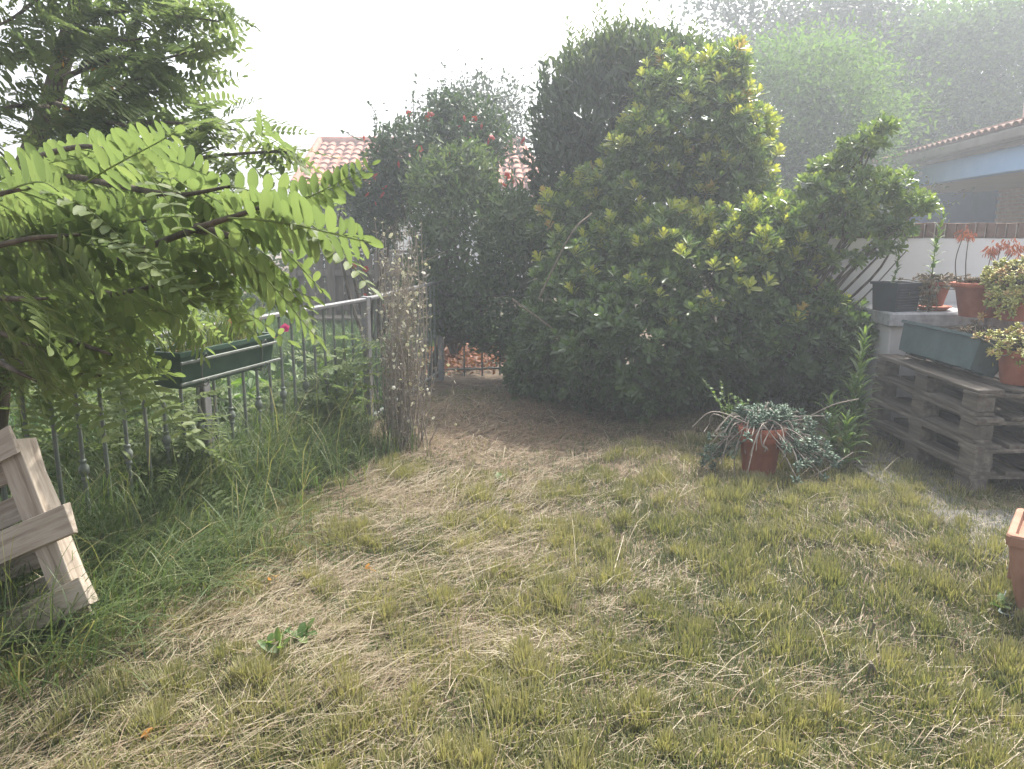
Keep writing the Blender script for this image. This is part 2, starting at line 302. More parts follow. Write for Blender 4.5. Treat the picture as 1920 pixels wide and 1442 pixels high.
# short mown grass, tufted
G = Geo(); n = 175000
y = 1.55 + 5.2 * rng.random(n) ** 1.25; x = (rng.random(n) * 2 - 1) * (.72 * y + .3)
k = keep_garden(x, y) & (rng.random(n) > .88 * brownw(x, y)) & (rng.random(n) > .5 * pathw(x, y)) & (rng.random(n) > .4 * dryness(x, y) ** 1.5)
x, y = x[k], y[k]; n = len(x)
tone = np.clip(.40 + .42 * (dryness(x, y) - .5) + .5 * (vnoise(x, y, 2.1, 20) - .5) + rng.normal(0, .16, n) - .10 * (fence_side(x, y) < .9), 0, 1)
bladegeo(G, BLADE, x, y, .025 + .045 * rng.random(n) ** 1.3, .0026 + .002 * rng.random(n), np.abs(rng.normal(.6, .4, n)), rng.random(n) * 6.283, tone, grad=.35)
nc = 860; cy = 1.7 + 3.4 * rng.random(nc) ** 1.1; cx = (rng.random(nc) * 2 - 1) * (.68 * cy + .2)
k = keep_garden(cx, cy) & (brownw(cx, cy) < .5) & (pathw(cx, cy) < .5) & (dryness(cx, cy) < .9); cx, cy = cx[k], cy[k]
for a, b in zip(cx, cy):
    m_ = int(rng.integers(80, 260)); r = .035 + .085 * rng.random(); ln = rng.normal(0, .25); la = rng.random() * 6.28
    q = rng.normal(0, .55, (m_, 2)) * r; az = np.arctan2(q[:, 1], q[:, 0]) + rng.normal(0, .5, m_); rr = np.hypot(q[:, 0], q[:, 1]) / r
    tb = np.clip(.66 + .3 * (vnoise(a, b, 2.1, 20) - .5) + rng.normal(0, .1), .1, .9)
    bladegeo(G, CUT, a + q[:, 0], b + q[:, 1], (.04 + .045 * rng.random()) * (1.1 - .35 * np.clip(rr, 0, 1.5)) * rng.uniform(.6, 1.15, m_), .0024 + .0012 * rng.random(m_),
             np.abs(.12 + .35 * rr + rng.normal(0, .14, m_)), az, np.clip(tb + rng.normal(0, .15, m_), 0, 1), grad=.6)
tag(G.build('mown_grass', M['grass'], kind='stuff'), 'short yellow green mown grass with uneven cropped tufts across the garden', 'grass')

# cut straw lying on it
G = Geo(); n = 120000
y = 1.5 + 5.6 * rng.random(n) ** 1.15; x = (rng.random(n) * 2 - 1) * (.72 * y + .3)
dr = dryness(x, y); pr = .27 + .66 * dr ** 1.5 + .6 * brownw(x, y)
k = keep_garden(x, y) & (rng.random(n) < pr) & (rng.random(n) > .1 * pathw(x, y)); x, y = x[k], y[k]; n = len(x)
flow = .75 + 2.4 * (vnoise(x, y, .9, 31) - .5)
az = flow + rng.normal(0, .62, n) + np.pi * (rng.random(n) > .5)
bw = brownw(x, y)
tone = np.clip(.58 - .40 * bw + .35 * (vnoise(x, y, 3, 12) - .5) + rng.normal(0, .22, n) * (1 + .35 * bw), 0, 1)
L = .025 + .13 * rng.random(n) ** 2.6; tilt = np.pi / 2 - np.abs(rng.normal(0, .13, n))
bladegeo(G, STRAW, x, y, L * (1 + .35 * bw), (.0012 + .0012 * rng.random(n)) * (1 + 1.1 * bw), tilt, az, tone, rng.normal(0, 1.4, n), .004 + .03 * rng.random(n) * (1 - .5 * bw))
# combed swathes of longer straw towards the fence
m_ = 4200; cyy = 1.7 + 2.6 * rng.random(40); cxx = FA[0] + (cyy - FA[1]) * .32 + .35 + 1.3 * rng.random(40); ci = rng.integers(0, 40, m_); xx_ = cxx[ci] + rng.normal(0, .16, m_); yy_ = cyy[ci] + rng.normal(0, .11, m_); k = keep_garden(xx_, yy_); xx_, yy_, ci = xx_[k], yy_[k], ci[k]; m_ = len(xx_)
bladegeo(G, STRAW, xx_, yy_, .08 + .16 * rng.random(m_) ** 1.5, .0013 + .0011 * rng.random(m_), np.pi / 2 - np.abs(rng.normal(.08, .13, m_)), .65 + .5 * np.sin(ci * 3.7) + rng.normal(0, .32, m_), np.clip(rng.normal(.6, .2, m_), 0, 1), rng.normal(0, 1.3, m_), .012 + .03 * rng.random(m_))
# long pale stalks
n = 120; y = 1.6 + 3.6 * rng.random(n); x = (rng.random(n) * 2 - 1) * (.7 * y + .2); k = keep_garden(x, y); x, y = x[k], y[k]; n = len(x)
bladegeo(G, STRAW, x, y, .12 + .2 * rng.random(n), .0018 + .001 * rng.random(n), np.pi / 2 - np.abs(rng.normal(.08, .12, n)), .7 + rng.normal(0, .8, n), np.clip(rng.normal(.68, .15, n), 0, 1), rng.normal(0, 1.2, n), .03)
tag(G.build('cut_straw', M['straw'], kind='stuff'), 'dry pale cut straw strewn over the mown grass', 'straw')

# tall uncut grass along the fence
G = Geo(); n = 15000; s = rng.random(n) ** .85; off = np.abs(rng.normal(0, .24, n)) - .12
d2 = (FB - FA) / np.linalg.norm(FB - FA); pr_ = np.array([d2[1], -d2[0]])
px_ = FA + d2 * (.25 + s * 2.9)[:, None] + pr_ * off[:, None]; x, y = px_[:, 0], px_[:, 1]
k = rng.random(n) < (.35 + .9 * vnoise(x, y, 3, 7)); x, y, off = x[k], y[k], off[k]; n = len(x)
bladegeo(G, ARCH, x, y, (.12 + .32 * rng.random(n)) * np.clip(1.15 - off, .4, 1.2), .0035 + .003 * rng.random(n), np.abs(rng.normal(.45, .28, n)), rng.random(n) * 6.283, np.clip(rng.normal(.42, .2, n), 0, 1), 1.3)
n = 1300; y = 2.0 + 1.2 * rng.random(n); x = -1.25 + rng.normal(0, .16, n) - .05 * y; x = FA[0] + (y - FA[1]) * d2[0] / d2[1] + .25 + .45 * rng.random(n) ** 1.5
bladegeo(G, ARCH, x, y, .2 + .25 * rng.random(n), .003 + .003 * rng.random(n), np.abs(rng.normal(.7, .3, n)), rng.normal(.4, 1.2, n), np.clip(rng.normal(.5, .25, n), 0, 1), 1.4)
n = 130; s = rng.random(n); px_ = FA + d2 * (s * 3)[:, None] + pr_ * (rng.normal(.15, .2, n))[:, None]
bladegeo(G, ARCH, px_[:, 0], px_[:, 1], .45 + .3 * rng.random(n), .003, np.abs(rng.normal(.35, .2, n)), rng.random(n) * 6.283, np.clip(rng.normal(.9, .1, n), 0, 1), 1.2)
tag(G.build('tall_grass', M['tallgrass'], kind='stuff'), 'tall uncut green grass along the foot of the iron fence', 'grass')

# neighbour's lawn behind the fence
G = Geo(); n = 60000; y = 3.0 + 8.5 * rng.random(n) ** .8; x = -6.5 + 7.6 * rng.random(n)
k = (fence_side(x, y) < -.1) & (x > -.72 * y - .3) & ((x < -.95) | (y > 9.3)) & (x < .1 * y); x, y = x[k], y[k]; n = len(x)
bladegeo(G, ARCH, x, y, .13 + .2 * rng.random(n), .006 + .005 * rng.random(n), np.abs(rng.normal(.35, .25, n)), rng.random(n) * 6.283, np.clip(rng.normal(.5, .2, n) + .3 * (vnoise(x, y, 1.2, 4) - .5), 0, 1), 1.2)
tag(G.build('neighbour_lawn', M['lawn'], kind='stuff'), 'fresh green long lawn seen through the iron fence bars', 'grass')

# sparse grass under and around the shrubs / right side
G = Geo(); c = gnd(880, 672); n = 1300; a = rng.normal(0, 1, (n, 2)) * [.42, .6] + [c[0] - .02, 8.3]
k = a[:, 1] > 7.45; a = a[k]; n = len(a)
stamp(LEAF, np.stack([a[:, 0], a[:, 1], gz(a[:, 0], a[:, 1]) + .02 + .05 * rng.random(n)], -1), rng.normal(0, 1, (n, 3)) * [1, 1, .3], np.tile([0, 0, 1.], (n, 1)) + rng.normal(0, .4, (n, 3)), .05 + .04 * rng.random(n), .04, rng.random(n), G)
tag(G.build('fallen_petals', M['orange'], kind='stuff'), 'carpet of fallen orange red petals behind the fence under the shrubs', 'petals')

# ------------------------------------------------------------------ shrubs and trees
def ell(px, py, rx, ry, Yd, rd):
    c = at(px, py, Yd); s = pxm(c); return c, np.array([rx * s, rd, ry * s])
def crown_pts(E, n, rg, inner=.55, bias=None, zmin=.03, power=.45):
    vol = np.array([np.prod(e[1]) ** (2 / 3) for e in E]); vol /= vol.sum(); P = []; O = []
    idx = rg.choice(len(E), n, p=vol)
    d = nrm(rg.normal(0, 1, (n, 3))); C = np.array([e[0] for e in E])[idx]; RR = np.array([e[1] for e in E])[idx]
    ph = d * 2.3 + C; lump = 1 + .16 * np.sin(3.1 * ph[:, 0] + 1.3 * ph[:, 2]) * np.cos(2.7 * ph[:, 2] + 2 * ph[:, 1]) + .10 * np.sin(7 * ph[:, 0] + 5 * ph[:, 1]) * np.sin(6 * ph[:, 2])
    r = (inner + (1 - inner) * rg.random(n) ** power) * lump
    r = r * np.where(rg.random(n) < .07, 1 + .2 * rg.random(n), 1)
    P = C + d * RR * r[:, None]; O = nrm(d / RR)
    ok = P[:, 2] > zmin
    for e in range(len(E)):                       # drop points deep inside another lobe
        q = np.linalg.norm((P - E[e][0]) / E[e][1], axis=1); ok &= ~((idx != e) & (q < .62))
    return P[ok], O[ok], r[ok]
def limbs(geo, base, targets, r0, rg, wob=.12, n=7, fork=None):
    for tg in targets:
        st = np.asarray(base, float) if fork is None else np.asarray(fork, float)
        mid1 = st + (tg - st) * .35 + rg.normal(0, wob, 3) * np.array([1, 1, .4]); mid2 = st + (tg - st) * .7 + rg.normal(0, wob, 3) * np.array([1, 1, .4])
        P = spline([st, mid1, mid2, tg], 5); geo.add(*tube(P, r0 * np.linspace(1, .22, len(P)), n))
def rosettes(geo, P, O, rg, nl, L, W, T_, up=.7, tone=None, spread=.85, stem=0):
    n = len(P); ax = nrm(O + np.array([0, 0, up]) + rg.normal(0, .25, (n, 3)))
    a = nrm(np.cross(ax, rg.normal(0, 1, (n, 3)))); b = np.cross(ax, a)
    for k in range(nl):
        th = k * 2.399 + rg.random(n) * .5; f = k / nl
        el = spread * (1.25 - 1.0 * f) + rg.normal(0, .12, n)
        rad = np.cos(th)[:, None] * a + np.sin(th)[:, None] * b
        D = ax * np.cos(el)[:, None] + rad * np.sin(el)[:, None]; N = ax * np.sin(el)[:, None] - rad * np.cos(el)[:, None]
        s = (1 - .35 * f) * rg.uniform(.8, 1.15, n)
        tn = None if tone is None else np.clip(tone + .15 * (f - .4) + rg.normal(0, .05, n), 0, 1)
        stamp(T_, P + ax * (stem * (f - 1))[..., None] if np.ndim(stem) else P + ax * stem * (f - 1), D, N, L * s, W * s, tn, geo)

def plant(name, base, label, cat='shrub', group=None): return empty(name, tuple(base), label, cat, group)

# --- low glossy shrub with yellow green tips (front)
rg = np.random.default_rng(11)
E1 = [ell(1300, 590, 200, 180, 6.0, .75), ell(1190, 640, 170, 140, 5.8, .6), ell(1430, 625, 140, 125, 5.9, .6), ell(1400, 480, 110, 95, 5.9, .5), ell(1590, 630, 46, 62, 5.7, .25), ell(1530, 580, 45, 50, 5.7, .25),
      ell(1075, 610, 95, 165, 6.2, .5), ell(1240, 480, 120, 90, 6.1, .5), ell(1520, 690, 85, 62, 5.8, .4), ell(1000, 690, 50, 60, 6.4, .4)]
b1 = gnd(1320, 768); sh = plant('pittosporum_shrub', (b1[0], 6.25, 0), 'low spreading glossy shrub with yellow green shoot tips behind the succulent pot')
P, O, r = crown_pts(E1, 7200, rg, .45)
fr = (O[:, 1] < .35) | (rg.random(len(P)) < .35); P, O, r = P[fr], O[fr], r[fr]; n = len(P)
new = (r > .93) & (P[:, 2] > .75) & (O[:, 2] > .05) & (rg.random(n) < .55 * np.clip((P[:, 2] - .6) / .6, 0, 1) * (.4 + .9 * (P[:, 0] > 1.35)))
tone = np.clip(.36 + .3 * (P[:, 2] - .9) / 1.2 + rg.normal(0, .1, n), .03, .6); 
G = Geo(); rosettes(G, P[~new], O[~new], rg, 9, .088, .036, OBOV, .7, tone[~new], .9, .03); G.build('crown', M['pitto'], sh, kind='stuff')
variants = []
for k in range(6):
    q = Geo(); rg2 = np.random.default_rng(300 + k); rosettes(q, np.zeros((1, 3)), np.array([[0, 0, 1.]]), rg2, 11, .082, .036, OBOV, 1, np.array([.78 + .03 * k]), .85, .05); q.add(*tube([(0, 0, -.12), (.005, 0, -.06), (0, 0, 0)], .0025, 5), .4); variants.append(q.mesh('shoot', M['pitto'] if k < 5 else M['bronze']))
def shoots(parent, P, O, rg, lim):
    idx = np.arange(len(P))[:lim]
    for i in idx:
        ax = Vector(nrm(O[i] * .7 + np.array([0, 0, 1.1]) + rg.normal(0, .2, 3))); q = ax.to_track_quat('Z', 'Y').to_euler()
        v = 5 if rg.random() < .045 else int(rg.integers(0, 5)); s = rg.uniform(.8, 1.25)
        o = link('leaf_cluster', variants[v], parent); o.matrix_parent_inverse = world_mat(parent).inverted(); o.location = P[i] + np.array(ax) * .03; o.rotation_euler = q; o.scale = (s, s, s)
shoots(sh, P[new], O[new], rg, 260)
G = Geo(); limbs(G, (b1[0], 6.25, 0), [e[0] + rg.normal(0, .1, 3) for e in E1 for _ in range(3)], .022, rg, .15); G.build('branch', M['bark'], sh, kind='stuff')
# bare curved twigs in front of it
for a_, b_, c_ in [((960, 560), (1060, 640), (1065, 700)), ((1010, 560), (1070, 440), (1110, 400)), ((1220, 560), (1290, 520), (1345, 500))]:
    pts = [at(*a_, 5.75), at(*b_, 5.7), at(*c_, 5.8)]; Geo().add(*tube(spline(pts, 8), .007, 6)).build('bare_twig', M['twig'], sh)

# --- tall shrub of the same kind behind
rg = np.random.default_rng(12)
E2 = [ell(1290, 260, 130, 150, 6.9, .7), ell(1340, 330, 95, 130, 6.7, .6), ell(1205, 400, 140, 120, 6.7, .6), ell(1350, 150, 55, 60, 6.9, .4), ell(1220, 300, 80, 80, 6.6, .4), ell(1080, 440, 90, 90, 6.8, .5), ell(1400, 280, 45, 80, 6.8, .3), ell(1390,400,70,80,6.8,.4)]
s2 = plant('pittosporum_shrub', (1.75, 7.1, 0), 'tall rounded glossy shrub with pale new leaves rising beside the dark laurel')
P, O, r = crown_pts(E2, 5600, rg, .45); fr = (O[:, 1] < .4) | (rg.random(len(P)) < .4); P, O, r = P[fr], O[fr], r[fr]; n = len(P)
new = (r > .9) & (O[:, 2] > .0) & (rg.random(n) < .28 + .3 * (O[:, 0] > .2))
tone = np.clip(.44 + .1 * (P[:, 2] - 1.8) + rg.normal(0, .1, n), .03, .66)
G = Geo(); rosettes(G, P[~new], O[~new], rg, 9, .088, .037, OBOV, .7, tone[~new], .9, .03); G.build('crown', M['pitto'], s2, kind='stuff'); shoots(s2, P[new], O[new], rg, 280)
G = Geo(); limbs(G, (1.75, 7.1, 0), [e[0] for e in E2 for _ in range(2)], .03, rg, .15); G.build('branch', M['bark'], s2, kind='stuff')

# --- arching branches to the right
rg = np.random.default_rng(13)
E3 = [ell(1450, 400, 50, 40, 5.9, .25), ell(1500, 400, 60, 32, 5.78, .3), ell(1590, 375, 60, 38, 5.68, .3), ell(1655, 345, 62, 34, 5.68, .25), ell(1620, 270, 50, 24, 5.78, .2), ell(1655, 238, 28, 20, 5.78, .2), ell(1712, 382, 50, 20, 5.58, .18), ell(1620, 425, 80, 22, 5.68, .25), ell(1560, 310, 45, 24, 5.88, .2), ell(1480, 445, 55, 40, 5.78, .3), ell(1665, 462, 50, 16, 5.53, .15), ell(1570, 487, 45, 18, 5.58, .15), ell(1545, 350, 50, 28, 5.78, .25), ell(1690, 425, 40, 18, 5.58, .15)]
s3 = plant('pittosporum_shrub', (1.72, 5.95, 0), 'loose shrub arching over the white garden wall towards the blue house')
P, O, r = crown_pts(E3, 760, rg, .2, power=.7); n = len(P); tone = np.clip(rg.normal(.54, .1, n), .05, .8)
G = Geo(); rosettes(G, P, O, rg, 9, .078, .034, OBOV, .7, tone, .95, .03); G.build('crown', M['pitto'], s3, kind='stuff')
G = Geo(); limbs(G, (1.72, 5.95, 0), [e[0] for e in E3 for _ in range(2)], .02, rg, .1); limbs(G, (1.72, 5.95, 0), [at(1700, 470, 5.5), at(1745, 372, 5.5), at(1590, 500, 5.5), at(1650, 215, 5.7)], .014, rg, .08); G.build('branch', M['bark'], s3, kind='stuff')

# --- dark laurel
rg = np.random.default_rng(14)
E4 = [ell(1120, 230, 110, 130, 7.6, .7), ell(1190, 135, 110, 65, 7.6, .6), ell(1065, 330, 65, 110, 7.5, .5), ell(1270, 150, 70, 60, 7.6, .5), ell(1100, 440, 90, 130, 7.6, .5)]
s4 = plant('laurel_tree', (1.0, 7.8, 0), 'tall dark laurel with pointed leaves between the red flowered shrub and the glossy shrub', 'tree')
P, O, r = crown_pts(E4, 12500, rg, .5); n = len(P)
D = nrm(O * .5 + np.array([0, 0, .9]) + rg.normal(0, .6, (n, 3))); N = nrm(O * 1.1 + np.array([0, -.1, .25]) + rg.normal(0, .55, (n, 3)))
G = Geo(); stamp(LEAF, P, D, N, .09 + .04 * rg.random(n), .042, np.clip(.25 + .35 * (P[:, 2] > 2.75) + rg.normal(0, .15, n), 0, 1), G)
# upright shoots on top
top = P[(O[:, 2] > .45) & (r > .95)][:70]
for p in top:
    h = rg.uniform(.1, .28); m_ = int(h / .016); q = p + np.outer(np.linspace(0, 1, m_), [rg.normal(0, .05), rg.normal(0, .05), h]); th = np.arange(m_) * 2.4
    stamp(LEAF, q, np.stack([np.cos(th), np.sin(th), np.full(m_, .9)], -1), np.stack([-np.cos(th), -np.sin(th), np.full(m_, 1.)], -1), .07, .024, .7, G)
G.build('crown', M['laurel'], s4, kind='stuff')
G = Geo(); limbs(G, (1.0, 7.8, 0), [e[0] for e in E4], .045, rg, .1, 8); G.build('trunk', M['bark'], s4)

# --- grey green leafy shrub in the middle
rg = np.random.default_rng(15)
E5 = [ell(880, 470, 105, 130, 7.4, .6), ell(840, 370, 80, 90, 7.5, .5), ell(930, 580, 80, 90, 7.1, .5), ell(800, 540, 45, 95, 7.3, .4), ell(960, 470, 70, 120, 7.2, .5), ell(880, 330, 50, 60, 7.5, .4), ell(985, 640, 50, 60, 6.8, .4), ell(850, 590, 70, 40, 7.3, .4)]
s5 = plant('leafy_shrub', (at(815, 700, 7.3)[0], 7.35, 0), 'dense grey green small leaved shrub leaning beside the white flowering stems')
P, O, r = crown_pts(E5, 18000, rg, .45); P2 = P; n = len(P)
D = nrm(O * .5 + np.array([0, 0, .5]) + rg.normal(0, .8, (n, 3))); N = nrm(O + np.array([0, -.1, .4]) + rg.normal(0, .6, (n, 3)))
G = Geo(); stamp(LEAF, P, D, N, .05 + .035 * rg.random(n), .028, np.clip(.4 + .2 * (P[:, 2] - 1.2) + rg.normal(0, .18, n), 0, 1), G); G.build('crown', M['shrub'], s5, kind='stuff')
G = Geo(); bb = (at(812, 705, 7.3)[0], 7.35, 0); fk = at(832, 640, 7.3); G.add(*tube(spline([bb, (np.array(bb) + fk) / 2 + [-.03, 0, 0], fk], 5), np.linspace(.055, .04, 11), 9)); limbs(G, bb, [e[0] for e in E5], .032, rg, .1, 7, fk); G.build('trunk', M['bark'], s5)

# --- hibiscus with red flowers behind
def flower_mesh(m, r=.04, n=5):
    q = Geo(); th = np.arange(n) * 6.283 / n; stamp(OVAL, np.zeros((n, 3)), np.stack([np.cos(th), np.sin(th), np.full(n, .45)], -1), np.stack([-.4 * np.cos(th), -.4 * np.sin(th), np.ones(n)], -1), r, r * .95, .5 + .3 * np.cos(th * 3), q)
    th = th + .5; stamp(OVAL, np.zeros((n, 3)), np.stack([np.cos(th), np.sin(th), np.full(n, 1.2)], -1), np.stack([-np.cos(th), -np.sin(th), np.full(n, .8)], -1), r * .7, r * .6, .4, q); return q.mesh('flower', m)
FL_RED, FL_PINK, FL_WHITE = flower_mesh(M['red'], .038), flower_mesh(M['pink'], .022), flower_mesh(M['white_fl'], .016)
def put_flower(me, p, parent, rg, s=1.0, name='flower', tilt=.7):
    o = link(name, me, parent); o.matrix_parent_inverse = world_mat(parent).inverted(); o.location = p; o.rotation_euler = (R(60) + rg.normal(0, tilt), rg.normal(0, tilt), rg.random() * 6); o.scale = (s, s, s); return o
def hib(E, base, label, nleaf, seed, flowers, spires):
    rg = np.random.default_rng(seed); s = plant('hibiscus_shrub', base, label, 'shrub', 'red flowering shrubs')
    P, O, r = crown_pts(E, nleaf, rg, .35, power=.6); n = len(P); D = nrm(O * .4 + np.array([0, 0, .1]) + rg.normal(0, .9, (n, 3))); N = nrm(O + np.array([0, -.1, .4]) + rg.normal(0, .6, (n, 3)))
    G = Geo(); stamp(LEAF, P, D, N, .055 + .03 * rg.random(n), .034, np.clip(rg.normal(.45, .2, n), 0, 1), G)
    S = Geo()
    for (x0, y0, x1, y1) in spires:
        a, b = at(x0, y0, base[1]), at(x1, y1, base[1]); Q = spline([a, (a + b) / 2 + rg.normal(0, .03, 3), b], 10); S.add(*tube(Q, np.linspace(.008, .003, len(Q)), 5))
        stamp(LEAF, Q, rg.normal(0, 1, (len(Q), 3)) * [1, 1, .4], np.tile([0, -.2, 1.], (len(Q), 1)), .05, .035, .5, G)
    G.build('crown', M['hibiscus'], s, kind='stuff'); limbs(S, base, [e[0] for e in E for _ in range(2)], .025, rg, .15, 6); S.build('branch', M['bark'], s, kind='stuff')
    for (fx, fy, dd) in flowers: put_flower(FL_RED, at(fx, fy, dd), s, rg, rg.uniform(.8, 1.25))
    return s
EH = [ell(800, 300, 95, 85, 8.2, .6), ell(880, 260, 80, 75, 8.3, .6), ell(740, 300, 50, 60, 8.2, .4), ell(900, 330, 32, 80, 8.2, .4), ell(840, 215, 40, 45, 8.3, .3), ell(965, 430, 30, 70, 8.0, .4)]
hib(EH, (at(850, 600, 8.3)[0], 8.4, 0), 'tall twiggy shrub with red flowers rising in front of the tiled roof', 9000, 21,
    [(768, 212, 8.0), (808, 212, 8.0), (800, 222, 7.9), (873, 222, 7.8), (890, 224, 7.8), (905, 237, 7.8), (924, 256, 7.7), (882, 263, 7.8), (680, 259, 8.0), (785, 280, 7.7), (745, 308, 7.7), (837, 288, 7.6), (978, 262, 7.7), (950, 330, 7.7), (965, 372, 7.6), (980, 375, 7.6), (946, 350, 7.6), (960, 384, 7.5), (958, 410, 7.5), (958, 338, 7.6), (918, 266, 7.7), (860, 240, 7.9), (706, 330, 7.7)],
    [(840, 230, 834, 118), (700, 262, 690, 188), (795, 240, 806, 165), (775, 240, 775, 170), (690, 265, 640, 243), (720, 270, 700, 215)])
EH2 = [ell(690, 350, 55, 45, 8.6, .4), ell(740, 370, 40, 50, 8.5, .4), ell(650, 345, 30, 30, 8.6, .3), ell(710, 420, 50, 50, 8.6, .4)]
hib(EH2, (at(690, 600, 8.6)[0], 8.7, 0), 'round dark leaved shrub with red flowers beside the timber fence', 3600, 22, [(720, 349, 8.1), (702, 332, 8.1), (706, 381, 8.1), (719, 367, 8.1), (664, 499, 8.2), (686, 504, 8.3), (684, 556, 8.3), (690, 366, 8.1)], [(680, 560, 664, 500), (690, 560, 690, 500)])

# --- dry stems with white flowers
rg = np.random.default_rng(16); db = np.array([-.72, 4.85, 0]); s6 = plant('dried_flower_shrub', db, 'clump of dry brown stems dotted with small white flowers at the fence end')
S = Geo(); LF = Geo(); tips = []
for k in range(80):
    b = db + np.array([rg.normal(0, .065), rg.normal(0, .08), 0]); hgt = rg.uniform(.5, 1.5); ox = rg.normal(0, .085) + .03; tp = b + np.array([ox, rg.normal(0, .1), hgt])
    Q = spline([b, b + (tp - b) * .5 + rg.normal(0, .035, 3), tp], 9); S.add(*tube(Q, np.linspace(.0042, .0016, len(Q)), 4)); tips.append(tp)
    m_ = int(hgt * 26); tt = rg.random(m_) ** .7; q = Q[(tt * (len(Q) - 1)).astype(int)] + rg.normal(0, .012, (m_, 3)); tone = np.clip(rg.normal(.45, .2, m_) + .25 * (q[:, 2] > .7), 0, 1)
    stamp(LANCE, q, rg.normal(0, 1, (m_, 3)) - [0, 0, .3], rg.normal(0, 1, (m_, 3)), .018 + .022 * rg.random(m_), .009, tone, LF)
    for _ in range(3):
        t0 = Q[int(rg.integers(5, len(Q)))]; t1 = t0 + np.array([rg.normal(0, .06), rg.normal(0, .06), rg.uniform(.03, .14)]); S.add(*tube([t0, (t0 + t1) / 2 + rg.normal(0, .008, 3), t1], .0014, 4)); tips.append(t1)
S.build('stem', M['drytwig'], s6, kind='stuff'); LF.build('dry_leaves', M['dry'], s6, kind='stuff')
for p in [tips[i] for i in rg.permutation(len(tips))[:210]]: put_flower(FL_WHITE, p if rg.random() < .6 else p - np.array([0, .02, rg.random() * .4]), s6, rg, rg.uniform(.5, 1.05))

# --- trees further away
def fartree(name, E, base, label, m, n, seed, L, W, trunk_r=.14, group='trees behind the gardens', T_=LEAF, inner=.4):
    rg = np.random.default_rng(seed); s = plant(name, base, label, 'tree', group); K = max(60, n // 420); Pc, Oc, r = crown_pts(E, K, rg, inner, power=.5); K = len(Pc); ci = rg.integers(0, K, n); cr = rg.uniform(.7, 1.4, K)[ci][:, None] * L * 4.4; q = rg.normal(0, 1, (n, 3)) * [1, 1, .55]; P = Pc[ci] + q * cr; O = nrm(Oc[ci] + nrm(q) * .8)
    D = nrm(O + np.array([0, 0, -.1]) + rg.normal(0, .7, (n, 3))); N = nrm(np.array([0, 0, 1.]) + O * .5 + rg.normal(0, .5, (n, 3)))
    G = Geo(); stamp(T_, P, D, N, L * rg.uniform(.6, 1.3, n), W * rg.uniform(.7, 1.2, n), np.clip(rg.normal(.45, .2, n), 0, 1), G); G.build('crown', m, s, kind='stuff')
    G = Geo(); fk = np.array(base) + np.array([0, 0, min(e[0][2] for e in E) * .6 + .4]); G.add(*tube(spline([base, (np.array(base) + fk) / 2, fk], 4), trunk_r, 9)); limbs(G, base, [e[0] for e in E for _ in range(2)], trunk_r * .5, rg, .3, 6, fk); G.build('trunk', M['bark'], s)
fartree('broadleaf_tree', [ell(1450, 200, 120, 100, 15, 1.6), ell(1530, 270, 110, 110, 15, 1.6), ell(1420, 330, 80, 110, 14.5, 1.2), ell(1560, 380, 90, 60, 15, 1.2), ell(1500, 130, 90, 50, 15.5, 1.2), ell(1450,410,60,60,14.5,1)], (5.4, 15.2, 0), 'mid green round crowned tree behind the tall glossy shrub', M['fartree'], 46000, 31, .095, .055)
fartree('broadleaf_tree', [ell(1480, 40, 130, 75, 21, 1.8), ell(1600, 40, 90, 80, 21, 1.8), ell(1360, 25, 55, 45, 21, 1.2), ell(1560, 110, 90, 60, 21, 1.4)], (8.0, 21, 0), 'tall dark open crowned tree with sky showing through its top', M['fardark'], 17000, 32, .14, .10, .2, inner=.1)
fartree('broadleaf_tree', [ell(1760, 120, 120, 95, 20, 2), ell(1700, 200, 90, 90, 19.5, 1.6), ell(1850, 130, 110, 110, 20, 2), ell(1800, 230, 110, 70, 19.5, 1.6), ell(1900, 200, 100, 100, 20, 2), ell(1640, 250, 70, 70, 19, 1.4), ell(1870, 50, 90, 50, 20, 1.6)], (11.6, 20, 0), 'broad pale green hazy tree rising above the roof of the blue house', M['fartree'], 60000, 33, .12, .07, .2)
fartree('background_tree', [ell(905, 215, 60, 55, 14, .8), ell(940, 240, 40, 50, 14, .6), ell(870, 210, 40, 40, 14, .6)], (at(905, 300, 14)[0], 14, 0), 'small hazy tree with fine leaves behind the red flowered shrub', M['fardark'], 5000, 34, .08, .05, .08, inner=.2)
for (px, py, rx, ry, Yd, nm, sd_) in [(420, 480, 150, 70, 12.5, 'dark clipped hedge along the far side of the neighbour lawn', 41), (640, 430, 90, 55, 13.5, 'grey green hedge behind the timber fence', 42), (100, 470, 220, 90, 11, 'long green hedge behind the trunk of the leaning tree', 43)]:
    rg = np.random.default_rng(sd_); c = at(px, py, Yd); h_ = plant('hedge', (c[0], Yd, 0), nm, 'hedge', 'hedges behind the neighbour lawn'); s = pxm(c); tz = c[2] + ry * s
    P, O, r = crown_pts([(np.array([c[0] + dx * rx * s, Yd, tz * .5]), np.array([rx * s * .6, .5, tz * .52])) for dx in (-.5, 0, .5)], 6500, rg, .7); n = len(P)
    G = Geo(); stamp(LEAF, P, O + rg.normal(0, .7, (n, 3)), np.array([0, 0, 1.]) + rg.normal(0, .6, (n, 3)), .09, .06, np.clip(rg.normal(.4, .2, n), 0, 1), G); G.build('foliage', M['fardark'] if sd_ == 42 else M['fartree'], h_, kind='stuff')
    G = Geo(); limbs(G, (c[0], Yd, 0), [np.array([c[0] + dx, Yd, tz * .7]) for dx in np.linspace(-.7, .7, 5) * rx * s], .03, rg, .1); G.build('branch', M['bark'], h_, kind='stuff')

